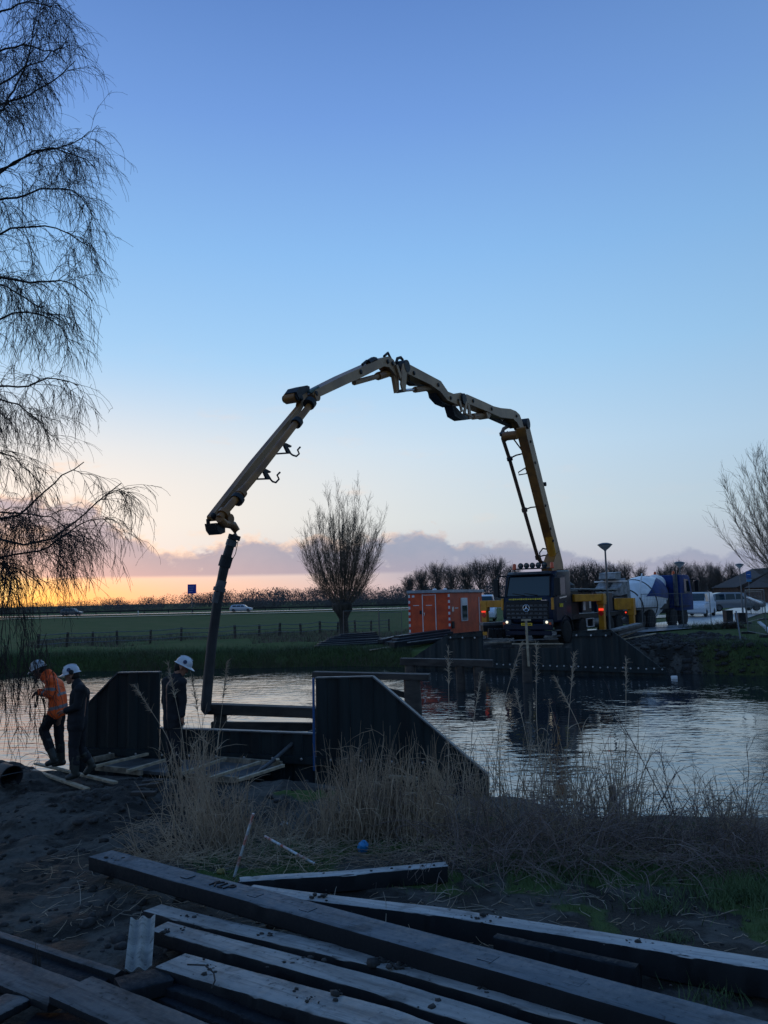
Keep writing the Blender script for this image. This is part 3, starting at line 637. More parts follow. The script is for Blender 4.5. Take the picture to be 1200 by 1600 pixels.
# local: x along the door front (0..CW), y to the back; side wall sheared open so that it runs parallel to the lane
dirw = Vector((.50, .866, 0)); dl = Matrix.Rotation(-cang, 3, 'Z') @ dirw
ang = math.atan2(dl.y, dl.x)                 # direction of the long side
CWx = CW
def cabp_(x, s, z): return Vector((x, 0, z))+dl*s
body = MB(); body.add([cabp_(0, 0, CZ), cabp_(CWx, 0, CZ), cabp_(CWx, CLN, CZ), cabp_(0, CLN, CZ), cabp_(0, 0, CHT), cabp_(CWx, 0, CHT), cabp_(CWx, CLN, CHT), cabp_(0, CLN, CHT)],
                      [(3, 2, 1, 0), (4, 5, 6, 7), (0, 1, 5, 4), (1, 2, 6, 5), (2, 3, 7, 6), (3, 0, 4, 7)])
body.build('cabin_body', M_cab, cabin, bevel=.02)
rf = MB(); e = .10; rf.add([cabp_(-e, -e, CHT+.003), cabp_(CWx+e, -e, CHT+.003), cabp_(CWx+e, CLN+e, CHT+.003), cabp_(-e, CLN+e, CHT+.003), cabp_(-e, -e, CHT+.16), cabp_(CWx+e, -e, CHT+.16), cabp_(CWx+e, CLN+e, CHT+.16), cabp_(-e, CLN+e, CHT+.16)],
                          [(3, 2, 1, 0), (4, 5, 6, 7), (0, 1, 5, 4), (1, 2, 6, 5), (2, 3, 7, 6), (3, 0, 4, 7)]); rf.build('roof', M_roof, cabin, bevel=.015)
for f in (.0, .335, .665, 1.0):
    if 0 < f < 1: MB().box((CWx*f, -.012, (CHT+CZ)/2), (.045, .022, CHT-CZ-.12)).build('door_seam', M_white, cabin)
MB().box((CWx*.5, -.012, CHT-.10), (CWx*.33, .022, .03)).build('door_header', M_white, cabin)
dr_ = MB().box((CWx*.5, -.008, (CHT+CZ)/2), (CWx*.31, .014, CHT-CZ-.2)).build('door', M_cab, cabin); MB().box((CWx*.38, -.03, CZ+(CHT-CZ)*.52), (.05, .05, .16)).build('door_handle', M_chrome, dr_)
MB().box((CWx*.28, -.012, CZ+(CHT-CZ)*.56), (.12, .02, .20)).build('lock_box', M_black, cabin)
for f in (.17, .5): MB().box((CWx*f, -.018, CZ+(CHT-CZ)*.72), (.34, .012, .035)).build('door_sticker', M_white, cabin)
MB().box((CWx*.10, -.015, CHT-.16), (.14, .012, .12)).build('corner_sticker', M_white, cabin)
dln = Vector((dl.y, -dl.x, 0))   # outward normal of the long side
if dln.x < 0: dln = -dln
def side_box(s, z, w_, h_, t_, nm, m, par=None, out=0.0):
    c = cabp_(CWx, s, z)+dln*(t_/2+out); mb = MB().box((0, 0, 0), (w_, t_, h_)); M = Matrix.Translation(c) @ Matrix.Rotation(ang, 4, 'Z'); return mb.build(nm, m, par or cabin, M=M)
# red and white corner strips
for (xx_, yy_) in ((-.006, -.006), (CWx+.006, -.006)):
    for k in range(14):
        zz = CZ+.1+k*(CHT-CZ-.15)/14; MB().box((xx_, yy_, zz+.05), (.10, .04, (CHT-CZ-.15)/14-.004)).build('corner_marking', M_white if k % 2 else M_redpl, cabin)
wf = side_box(1.95, CZ+(CHT-CZ)*.60, .85, 1.30, .05, 'window_frame', M_white); side_box(1.95, CZ+(CHT-CZ)*.52, .68, .82, .02, 'window_pane', M_glass, wf, out=.045)
side_box(1.95, CZ+(CHT-CZ)*.79, .68, .28, .02, 'roller_blind', M_white, wf, out=.045)
side_box(.45, CZ+(CHT-CZ)*.62, .26, .26, .02, 'warning_diamond', M_chrome); side_box(.95, CZ+(CHT-CZ)*.64, .45, .05, .015, 'side_sticker', M_white); side_box(.40, CZ+(CHT-CZ)*.26, .30, .38, .05, 'vent_cover', M_black); side_box(4.1, CZ+(CHT-CZ)*.45, .06, CHT-CZ-.3, .03, 'side_seam', M_white)
for (xx_, ss_) in ((.3, .3), (CWx-.3, .3), (CWx-.3, CLN-.4), (.3, CLN-.4)):
    MB().box(cabp_(xx_, ss_, CZ/2), (.24, .24, CZ)).build('support_block', M_dkst, cabin)
for xx_ in (.9, 1.5): MB().lathe([(.12, 0), (.12, .06), (.04, .1), (.001, .1)], 12, Matrix.Translation(cabp_(xx_, 1.2, CHT+.16)), cap=False).build('roof_vent', M_white, cabin)

# stacks of beams and planks on the far bank, each piece on its own
M_beamd = mat('dark_plastic_beam', (.018, .022, .028), .5, nscale=2, var=.4, bump=.003, bscale=8)
def far_beam(p, q, y0, y1, w_, h_, m, label, cat='beam', group=None, name='stacked_beam'):
    a = aty(p[0], p[1], y0); b_ = aty(q[0], q[1], y1); c = (a+b_)/2; o = MB().beam(a-c, b_-c, w_, h_).build(name, m, None, bevel=.012); o.location = c
    return tagp(o, label, cat, group)
rr = random.Random(8)
lay = [((492, 1012), (600, 1006)), ((496, 1009), (604, 1003)), ((500, 1006), (590, 1000)), ((508, 1003), (606, 999)), ((512, 1000), (590, 996)), ((520, 997), (588, 993)), ((530, 994), (586, 990))]
for k, (p, q) in enumerate(lay):
    y = 40.2+.42*k; far_beam(p, q, y, y+1.6, .30, .20, M_beamd, 'dark beam in the loose pile under the pollard willow', group='beams piled under the willow')
for k, (p, q) in enumerate([((594, 1002), (620, 996)), ((602, 1006), (628, 1000))]): far_beam(p, q, 40.5, 42.5, .3, .2, M_beamd, 'short dark beam lying between the willow pile and the cabin', group='short beams by the cabin')
for k, (p, q) in enumerate([((612, 1008), (702, 995)), ((616, 1003), (704, 991)), ((620, 998), (700, 987))]): far_beam(p, q, 38.6+.5*k, 41.2+.5*k, .42, .30, M_beamd, 'long thick dark beam stacked in front of the orange cabin', group='thick beams in front of the cabin')
far_beam((638, 1004), (700, 996), 38.3, 40.6, .16, .05, M_concg, 'pale plank lying along the front of the thick beams by the cabin', 'plank', name='plank')
far_beam((460, 1014), (508, 1010), 40.2, 41.0, .14, .05, M_concg, 'pale plank end sticking out of the beam pile over the grass', 'plank', name='plank')
far_beam((578, 1016), (610, 1011), 38.4, 39.0, .14, .05, M_neww, 'short pale board on the grass below the short beams', 'plank', name='plank')
for k in range(9):
    x0 = 762+k*4.6; far_beam((x0, 989+(k % 2)), (x0+4.4, 989.5), 35.9, 35.9, .5, .42, M_black, ['first', 'second', 'third', 'fourth', 'fifth', 'sixth', 'seventh', 'eighth', 'ninth'][k]+' black block of the row under the cab, counted from the cabin side', 'block', 'black blocks under the truck', 'ballast_block')
far_beam((752, 975), (792, 973), 36.6, 36.9, .5, .12, M_concg, 'grey slab on top of the black blocks left by the truck', 'slab', name='support_slab'); far_beam((753, 982), (795, 981), 36.3, 36.6, .4, .3, M_dkst, 'dark steel beam under the grey slab beside the truck', name='support_beam')
far_beam((796, 1001), (872, 998), 33.8, 33.9, .12, .05, M_concg, 'thin grey board laid on the mud in front of the truck', 'plank', name='plank'); far_beam((800, 1006), (880, 1006), 33.2, 33.0, .14, .05, M_neww, 'pale plank behind the low middle of the far abutment', 'plank', name='plank')
far_beam((757, 1004), (800, 1003), 33.9, 33.9, .14, .05, M_muddyw, 'muddy plank behind the batten post at the far wall', 'plank', name='plank')
for k, (p, q, m, l) in enumerate([((958, 985), (998, 975), M_concg, 'grey board topmost in the stack by the tall lamp post'), ((960, 989), (1000, 978), M_beamd, 'dark beam second in the stack by the tall lamp post'), ((962, 992), (1002, 982), M_concg, 'grey board in the middle of the stack by the tall lamp post'),
                                  ((966, 997), (1000, 984), M_neww, 'pale narrow board leaning low on the stack by the tall lamp post'), ((968, 1000), (1024, 990), M_neww, 'long pale lath on the mud right below the stack by the lamp')]):
    far_beam(p, q, 33.6+.2*k, 36.4, .34 if k < 3 else .10, .10 if k < 3 else .05, m, l, 'plank', name='stacked_board')

# ---- lamp posts
M_galv = mat('galvanised_grey', (.14, .155, .17), .45, metal=.5, nscale=3, var=.2); M_opal = mat('lamp_opal', (.42, .45, .48), .35, var=0); M_lampt = mat('lamp_top', (.05, .055, .06), .4, var=0)
def lamp(px, pybase, pytop, y, label, dish=.36):
    a = aty(px, pybase, y); zt = aty(px-2, pytop, y)[2]; z0 = float(ground_z(a[0], a[1])); h = zt-z0
    root = empty('street_lamp', (a[0], a[1], z0), 0, label, 'street lamp', 'lamp posts along the lane')
    MB().tube([(0, 0, -.2), (0, 0, 1.0)], .075, 12).build('post_base', M_galv, root, smooth=True); MB().tube([(0, 0, 1.0), (0, 0, h-.36)], [.055, .042], 10).build('post', M_galv, root, smooth=True)
    hd = MB().lathe([(.045, h-.40), (.07, h-.34), (dish*.62, h-.22), (dish*.96, h-.09), (dish*.98, h-.075)], 24, cap=False).build('lamp_bowl', M_opal, root, smooth=True)
    MB().lathe([(dish*1.02, h-.085), (dish*1.04, h-.06), (dish*.8, h-.01), (dish*.4, h+.03), (.001, h+.04)], 24, cap=False).build('lamp_lid', M_lampt, root, smooth=True)
    return root
lamp(953, 996, 849, 38.7, 'tallest grey lamp post with a flat bowl standing in front of the pump truck side')
lamp(1068, 980, 878, 52.0, 'lamp post with a bowl head beside the blue mixer cab')
l3 = lamp(1161, 960, 881, 64.0, 'lamp post beside the small blue street sign near the moving car', .34)
bs = aty(1163, 905, 64.2); z0 = float(ground_z(bs[0], bs[1])); sgn = empty('street_sign', (bs[0]+.35, bs[1], z0), 0, 'small blue street sign on its own pole right beside the third lamp post', 'sign')
MB().tube([(0, 0, 0), (0, 0, bs[2]-z0+.7)], .035, 8).build('pole', M_galv, sgn); MB().box((0, -.05, bs[2]-z0+.35), (.42, .03, .62)).build('sign_plate', mat('sign_blue', (.01, .10, .35), .4, var=0), sgn); MB().box((0, -.05, bs[2]-z0-.12), (.40, .03, .18)).build('lower_plate', mat('sign_blue_pale', (.05, .22, .42), .4, var=0), sgn)
MB().box((0, -.07, bs[2]-z0+.38), (.26, .012, .03)).build('sign_text_line', M_white, sgn)

# ---- site fence panels (mesh panels on feet)
def fence_panel(p, q, y0, y1, h, label, lean=0.0, nv=26, group='mesh site fence panels', wires=True):
    a = aty(p[0], p[1], y0); b_ = aty(q[0], q[1], y1); za = float(ground_z(a[0], a[1])); zb = float(ground_z(b_[0], b_[1])); z0 = (za+zb)/2
    d = Vector((b_[0]-a[0], b_[1]-a[1], 0)); L = d.length; root = empty('fence_panel', (a[0], a[1], z0), math.atan2(d.y, d.x), label, 'fence', group); root.rotation_euler.x = lean
    for x in (0, L): MB().tube([(x, 0, 0), (x, 0, h)], .021, 6).build('post', M_galv, root)
    for z in (.12, h-.03): MB().tube([(0, 0, z), (L, 0, z)], .018, 6).build('rail', M_galv, root)
    if wires:
        m = MB()
        for i in range(1, nv): x = L*i/nv; m.beam((x, 0, .12), (x, 0, h-.03), .006, .006, up=(0, 1, 0))
        for k in range(1, 6): m.beam((0, 0, .12+(h-.15)*k/6), (L, 0, .12+(h-.15)*k/6), .006, .006)
        o = m.build('wire_mesh', M_galv, root); o['kind'] = 'stuff'
    for x in (0, L): MB().box((x, 0, .05), (.22, .6, .12)).build('foot_block', M_dkst, root, bevel=.02)
    return root
fence_panel((1005, 985), (1068, 985), 42.5, 43.5, 2.0, 'mesh fence panel standing behind the mixer wheels')
fence_panel((1069, 985), (1112, 982), 43.6, 45.0, 2.0, 'mesh fence panel across the wet lane')
fence_panel((1170, 1000), (1200, 1010), 37, 34.0, 2.1, 'mesh fence panel at the picture edge nearest the canal'); fence_panel((1166, 965), (1192, 958), 48, 54, 2.0, 'mesh fence panel beyond the dark bins beside the lane')
fence_panel((537, 990), (592, 985), 47.0, 47.5, 2.0, 'mesh fence panel standing right behind the pollard trunk'); fence_panel((593, 986), (628, 984), 47.5, 48.2, 2.0, 'mesh fence panel between the pollard willow and the cabin')
# leaning stakes and tape near the corner of the far bank
def stick(p, q, y0, y1, w_, m, label, cat, name, kind='beam', r_=.02):
    a = aty(p[0], p[1], y0); b_ = aty(q[0], q[1], y1); c = (a+b_)/2
    mb = MB().beam(a-c, b_-c, w_, w_*.5) if kind == 'beam' else MB().tube([a-c, b_-c], r_, 8)
    o = mb.build(name, m, None); o.location = c; return tagp(o, label, cat)
stick((1150, 955), (1164, 1044), 33.0, 31.8, .05, M_galv, 'thin grey stake leaning on the grass slope near the fence', 'stake', 'stake', 'tube', .03)
stick((1168, 933), (1190, 942), 55, 50, .16, M_white, 'white and red barrier board tilted on top of the fence', 'barrier', 'barrier_board'); stick((1172, 1002), (1194, 1017), 34, 33.5, .10, M_muddyw, 'pale lath lying slanted across the grass by the fence', 'lath', 'lath')
stick((1163, 1017), (1168, 1011), 33, 33, .14, M_white, 'small white stake head sticking out of the grass slope', 'marker', 'marker_stake'); stick((1149, 1030), (1154, 1027), 32, 32, .14, M_white, 'white scrap lying on the grass above the waterline', 'scrap', 'white_scrap')
for k, (x0, x1, t_, b__, y, lb_) in enumerate([(1133, 1143, 955, 972, 50, 'taller dark green bin beside the wet lane'), (1152, 1164, 959, 971, 51, 'lower dark crate next to the tall bin beside the lane')]):
    a = aty(x0, b__, y); b_ = aty(x1, b__, y); z0 = float(ground_z(a[0], y)); h = max(.5, aty(x0, t_, y)[2]-z0); root = empty('waste_bin', ((a[0]+b_[0])/2, y, z0), .1, lb_, 'bin')
    MB().box((0, 0, h/2), (b_[0]-a[0], .5, h), taper=1.06).build('bin_body', M_dkst, root, bevel=.03); MB().box((0, 0, h+.03), ((b_[0]-a[0])*1.1, .58, .06)).build('lid', M_black, root, bevel=.02)
for k, x in enumerate((1188, 1200)): stick((x-2, 972+k*12), (x+14, 985+k*12), 38, 37, .16, M_white, ['upper', 'lower'][k]+' white board of the pair at the picture edge on the far bank', 'board', 'white_board')
# float in the water by the far wall
fq = atz(1042, 1058, 0.03); o = MB().box((0, 0, .05), (.22, .12, .12)).build('float', M_white, None, bevel=.02); o.location = (fq[0]+.15, fq[1]-.35, .0); tagp(o, 'small white float on the water at the end of the far abutment', 'float')

# ---- field fence of posts and wires
M_fpost = mat('field_fence_post', (.060, .050, .040), .85, nscale=5, var=.4)
ff = empty('field_fence', (*atz(130, 1010, .4)[:2], 0), 0, 'low wooden post and wire fence running through the green field', 'fence')
pxs = [(60, 1012), (105, 1009), (145, 1007), (183, 1006), (235, 1003), (283, 1000), (334, 997.5), (367, 995.5), (405, 993), (437, 991.5), (470, 990), (500, 988.5), (528, 987), (555, 985.5), (580, 984.5), (608, 983.5)]
fo = Vector(ff.location); tops = []
for i, (x, yb_) in enumerate(pxs):
    q = atz(x, yb_, .50); z0 = float(ground_z(q[0], q[1])); h = 1.0+.05*math.sin(i*3)
    MB().box((q[0]-fo.x, q[1]-fo.y, z0+h/2-.1), (.15, .14, h+.2), rz=.1*i, rx=.05*math.sin(i*2.3), ry=.06*math.sin(i*1.7)).build('post', M_fpost, ff); tops.append(Vector((q[0], q[1], z0+h-.08))-fo)
for dz in (0, -.32, -.62):
    for a, b_ in zip(tops[:-1], tops[1:]): MB().tube([a+Vector((0, -.1, dz)), (a+b_)/2+Vector((0, -.1, dz-.03)), b_+Vector((0, -.1, dz))], .026, 4).build('wire', M_galv, ff)

# ---- highway furniture
gz_h = 1.0
grd = empty('guard_rail', (0, HY+8.2, gz_h), 0, 'long dark guard rail along the far side of the highway', 'guard rail')
MB().beam((-420, 0, .72), (230, 0, .72), .05, .34).build('rail', M_dkst, grd)
pm = MB()
pm.box((-110, 0, .35), (.18, .12, .8)); base = pm.build('post', M_dkst, grd)
for k in range(1, 60):
    c = base.copy(); COL.objects.link(c); c.parent = grd; c.location.x = 5.5*k
sg2 = aty(300, 934, HY+14); sgr = empty('road_sign', (sg2[0], HY+14, 1.0), 0, 'square blue motorway sign on a grey pole beyond the guard rail', 'sign')
zt = aty(300, 913, HY+14)[2]; zb = aty(300, 927.5, HY+14)[2]; wd = aty(307, 920, HY+14)[0]-aty(293.5, 920, HY+14)[0]
MB().tube([(0, 0, 0), (0, 0, zb)], .13, 8).build('pole', M_galv, sgr); pl = MB().box((0, -.1, (zt+zb)/2-1.0), (wd, .08, zt-zb)).build('sign_plate', mat('motorway_blue', (.008, .035, .30), .4, var=0), sgr)
for k, (f, n_) in enumerate(((.72, 7), (.48, 6), (.24, 5))):
    tx = MB()
    for j in range(n_): tx.box((-.30*wd+j*wd*.085, -.16, zb-1.0+(zt-zb)*f), (wd*.06, .02, (zt-zb)*.09))
    tx.build('sign_lettering', mat('sign_text', (.25, .32, .55), .5, var=0), pl)
for k, px in enumerate((216, 695 if False else 912 and 655)):
    q = aty(px, 945, HY-9); o = MB().box((0, 0, .45), (.12, .12, .9)).build('roadside_post', M_white, None); o.location = (q[0], HY-9, 1.0); tagp(o, ['thin white roadside post near the birch twigs', 'thin white roadside post just beside the cabin roof'][k], 'post')

# ---- cars
def car(name, loc, rz, L, Wd, H, kind, m, label, cat='car', lights=None):
    root = empty(name, loc, rz, label, cat)       # local x forward, centre at origin
    h2 = L/2
    if kind == 'estate': low = [(-h2, .35), (-h2+.03, .75), (-h2+.08, .95), (h2-1.15, .98), (h2-.25, .78), (h2, .62), (h2-.02, .33), (h2-.3, .24), (-h2+.3, .24)]; top = [(-h2+.10, .95), (-h2+.45, H-.06), (-h2+.9, H), (.35, H), (.75, H-.07), (h2-1.10, .98)]
    elif kind == 'van': low = [(-h2, .35), (-h2, 1.0), (-h2+.02, 1.12), (h2-.85, 1.15), (h2-.15, .95), (h2, .70), (h2-.02, .35), (h2-.3, .25), (-h2+.3, .25)]; top = [(-h2+.02, 1.12), (-h2+.08, H-.06), (-h2+.3, H), (h2-1.9, H), (h2-1.65, H-.06), (h2-.80, 1.15)]
    else: low = [(-h2, .42), (-h2+.02, .80), (-h2+.10, 1.02), (h2-1.3, 1.05), (h2-.3, .92), (h2, .72), (h2-.02, .38), (h2-.3, .30), (-h2+.3, .30)]; top = [(-h2+.12, 1.02), (-h2+.55, H-.12), (-h2+1.2, H), (.2, H-.01), (.75, H-.10), (h2-1.25, 1.05)]
    MB().prism(low, -Wd/2, Wd/2, axis='y').build('body', m, root, bevel=.07, smooth=True)
    g = MB(); n = len(top); V = []
    for s in (-1, 1):
        for (x, z) in top: f = (z-.95)/(H-.95); V.append((x, s*(Wd/2-.05-.17*f), z))
    g.add(V, [tuple(range(n)), tuple(range(n, 2*n))[::-1]]+[(i, (i+1) % n, n+(i+1) % n, n+i) for i in range(n)]); gh = g.build('greenhouse', m, root, bevel=.05, smooth=True)
    xs_ = sorted(p[0] for p in top); x0, x1 = xs_[0]+.45, xs_[-1]-.42; zb_, zt_ = 1.02 if kind != 'van' else 1.2, H-.14
    for s in (-1, 1):
        segs = 2 if kind == 'van' else 3
        if kind == 'van': rngs = [(x1-1.0, x1+.15)]
        else: rngs = [(x0+(x1-x0)*k/3+.03, x0+(x1-x0)*(k+1)/3-.03) for k in range(3)]
        for (a, b_) in rngs:
            f0 = (zb_-.95)/(H-.95); f1 = (zt_-.95)/(H-.95); yb_ = Wd/2-.05-.17*f0+.012; yt = Wd/2-.05-.17*f1+.012
            sh = .28 if b_ > x1-.2 else 0
            MB().add([(a, s*yb_, zb_), (b_, s*yb_, zb_), (b_-sh, s*yt, zt_), (a+.05, s*yt, zt_)]+[(a, s*(yb_-.03), zb_), (b_, s*(yb_-.03), zb_), (b_-sh, s*(yt-.03), zt_), (a+.05, s*(yt-.03), zt_)],
                     [(0, 1, 2, 3), (7, 6, 5, 4), (0, 4, 5, 1), (1, 5, 6, 2), (2, 6, 7, 3), (3, 7, 4, 0)]).build('side_window', M_glass, root)
    # windscreen and rear window follow the greenhouse slope
    for (pa, pb, nm) in ((top[-1], top[-2], 'windshield'), (top[0], top[1], 'rear_window')):
        a = Vector((pa[0], 0, pa[1])); b_ = Vector((pb[0], 0, pb[1])); nrm = (b_-a).cross(Vector((0, 1, 0))).normalized()
        if nrm.x*(1 if nm == 'windshield' else -1) < 0: nrm = -nrm
        if nm == 'rear_window' and kind == 'van': continue
        lo = a.lerp(b_, .12)+nrm*.012; hi = a.lerp(b_, .92)+nrm*.012; w0, w1 = Wd/2-.14, Wd/2-.25
        MB().add([(lo.x, -w0, lo.z), (lo.x, w0, lo.z), (hi.x, w1, hi.z), (hi.x, -w1, hi.z)], [(0, 1, 2, 3)]).build(nm, M_glass, root)
    for sx in (-1, 1):
        for sy in (-1, 1):
            t_ = MB().lathe([(.2, -.1), (.32, -.1), (.33, 0), (.32, .1), (.2, .1)], 20, Matrix.Translation((sx*(h2-.82), sy*(Wd/2-.10), .33)) @ Matrix.Rotation(R(90), 4, 'X')).build('wheel', M_rub, root, smooth=True)
            MB().lathe([(.001, 0), (.2, 0), (.21, .03)], 16, Matrix.Translation((sx*(h2-.82), sy*(Wd/2+.005), .33)) @ Matrix.Rotation(R(90)*(-sy), 4, 'X'), cap=False).build('rim', M_steel, t_)
    for sy in (-1, 1):
        MB().box((h2-.10, sy*(Wd/2-.28), .70), (.16, .34, .15)).build('headlight', (lights or M_chrome), root, bevel=.03)
        MB().box((-h2+.04, sy*(Wd/2-.2), .85), (.08, .22, .2)).build('tail_light', M_redpl, root)
        MB().box((top[-1][0]-.1, sy*(Wd/2+.08), 1.05), (.12, .18, .12)).build('door_mirror', m, root, bevel=.02)
    return root
M_silver = mat('silver_car_paint', (.42, .47, .55), .3, metal=.4, var=.0); M_wcar = mat('white_car_paint', (.60, .66, .74), .3, var=.0); M_dcar = mat('dark_car_paint', (.20, .22, .25), .25, metal=.4, var=.0); M_gcar = mat('grey_car_paint', (.10, .11, .12), .3, metal=.4, var=0)
q = aty(377, 945, HY-3.0); car('parked_car' if False else 'car', (q[0], HY-3.0, 1.14), 0.0, 4.7, 1.8, 1.48, 'estate', M_silver, 'silver estate car driving on the highway beside the hose')
q = aty(112, 950, HY-3.0); car('car', (q[0], HY-3.0, 1.14), 0.0, 4.4, 1.8, 1.5, 'estate', M_gcar, 'grey car on the highway seen through the hanging birch twigs')
q = aty(1091, 950, 62); van = car('van', (q[0], 62, 1.27), R(236), 4.5, 1.85, 1.9, 'van', M_wcar, 'small white van with a dark windscreen parked behind the mixer truck', 'van')
q = aty(1146, 943, 68); car('car', (q[0], 68, 1.45), R(-4), 4.8, 1.9, 1.65, 'suv', M_dcar, 'dark grey car with its headlight on driving past on the lane', lights=M_headl)
q = aty(752, 932, 64); car('van', (q[0]+.2, 64, float(ground_z(q[0], 64))+1.0*0), R(-100), 4.6, 1.85, 2.15, 'van', M_wcar, 'white van half hidden between the orange cabin and the pump truck', 'van')
# dark brick houses at the edge
M_brick = mat('dark_brick', (.085, .050, .040), .9, nscale=2, var=.35, bump=.01, bscale=6); M_tiles = mat('dark_roof_tiles', (.045, .032, .030), .8, nscale=2, var=.3, bump=.02, bscale=4)
def house(px, y, W_, Dp, he, hr, label, rz=0.0):
    q = aty(px, 940, y); root = empty('brick_house', (q[0], y, 1.2), rz, label, 'house')
    MB().box((0, 0, he/2), (W_, Dp, he)).build('wall', M_brick, root); MB().prism([(-W_/2-.4, he+.003), (W_/2+.4, he+.003), (0, he+hr)], -Dp/2-.3, Dp/2+.3, axis='y').build('roof', M_tiles, root)
    for x in (-W_*.28, 0, W_*.28):
        f = MB().box((x, -Dp/2-.02, he*.5), (1.2, .06, 1.3)).build('window', M_white, root); MB().box((x, -Dp/2-.055, he*.5), (1.0, .02, 1.1)).build('pane', M_glass, f)
    MB().box((W_*.4, -Dp/2-.02, 1.05), (.95, .06, 2.1)).build('door', M_redpl, root); MB().box((W_*.2, 0, he+hr*.9), (.6, .6, 1.2)).build('chimney', M_brick, root)
house(1200, 140, 15, 10, 2.6, 3.4, 'dark brick house with a steep gable behind the bare willow branches'); house(1235, 120, 8, 9, 2.4, 2.2, 'low dark house with a red door at the picture edge', .2)
# ================================================================== THE PUMP TRUCK AND ITS BOOM

# wheel master (hub to the +X side)
def wheel_mesh(r=.52, w=.32):
    t = MB(); t.lathe([(r*.60, -w/2), (r*.9, -w/2), (r*.985, -w/2+.03), (r, -w/2+.07), (r, w/2-.07), (r*.985, w/2-.03), (r*.9, w/2), (r*.60, w/2)], 26, Matrix.Rotation(R(90), 4, 'Y'))
    for i in range(26):
        a = 2*math.pi*i/26; t.box((0, math.cos(a)*(r+.004), math.sin(a)*(r+.004)), (w*.92, .05, .035), rx=a-R(90)+R(90))
    h = MB(); h.lathe([(r*.60, -w*.2), (r*.60, w*.40), (r*.54, w*.44), (r*.50, w*.12), (r*.30, w*.10), (r*.26, w*.34), (r*.12, w*.40), (.001, w*.40)], 22, Matrix.Rotation(R(90), 4, 'Y'), cap=False)
    for i in range(10):
        a = 2*math.pi*i/10; h.box((w*.14, math.cos(a)*r*.4, math.sin(a)*r*.4), (.05, .035, .035))
    return t, h
def add_wheel(parent, loc, side, r=.52, w=.32, hubm=None):
    t, h = wheel_mesh(r, w); M = Matrix.Diagonal((side, 1, 1, 1))
    o = t.build('wheel', M_rub, parent, smooth=True, M=M); o.location = loc
    h.build('rim', hubm or M_steel, o, smooth=True, M=M)
    return o

def heading_rz(hx, hy): return math.atan2(-hx, hy)
TR = (6.25, 34.3); TH = (-.58, -.815); GZ = 1.08
def ptag(o, l): o['label'] = l; return o
pump = empty('concrete_pump_truck', (TR[0], TR[1], GZ), heading_rz(*TH),
             'dark blue concrete pump truck with its yellow folding boom arched over the canal', 'pump truck')
bpy.context.view_layer.update()
PINV = pump.matrix_world.inverted()
def P(mb, name, m, bevel=0.0, smooth=False, parent=pump, world=False, seg=1):
    return mb.build(name, m, parent, smooth=smooth, bevel=bevel, M=PINV if world else None, seg=seg)
# chassis
c = MB()
for x in (-.45, .45): c.box((x, -5.6, .85), (.12, 9.4, .30))
for y in (-1.6, -3.2, -4.6, -6.0, -7.6, -9.0): c.box((0, y, .85), (.9, .14, .24))
P(c, 'chassis', M_dkst)
# cab shell
cabp = [(-.02, .95), (.06, 1.25), (.06, 1.62), (.0, 1.95), (-.10, 2.12), (-.36, 3.02), (-.62, 3.22), (-2.05, 3.26), (-2.1, 3.1), (-2.1, 1.0), (-1.95, .95)]
P(MB().prism(cabp, -1.2, 1.2), 'cab', M_navy, bevel=.07, smooth=True, seg=3)
ws = MB(); s0 = Vector((0, -.095, 2.14)); s1 = Vector((0, -.345, 2.98))
ws.add([(-1.02, s0.y+.012, s0.z), (1.02, s0.y+.012, s0.z), (.96, s1.y+.03, s1.z), (-.96, s1.y+.03, s1.z), (-1.02, s0.y-.02, s0.z), (1.02, s0.y-.02, s0.z), (.96, s1.y-.02, s1.z), (-.96, s1.y-.02, s1.z)],
       [(0, 1, 2, 3), (7, 6, 5, 4), (0, 4, 5, 1), (1, 5, 6, 2), (2, 6, 7, 3), (3, 7, 4, 0)])
P(ws, 'windshield', M_glass)
for x in (-1.05, 1.05): P(MB().beam((x, s0.y+.03, s0.z-.03), (x*.94, s1.y+.045, s1.z+.02), .05, .05), 'window_pillar', M_black)
for k, x in enumerate((-.45, .15)):
    P(MB().beam((x, -.06, 2.16), (x+.62, -.12, 2.25), .03, .03), 'wiper', M_black)
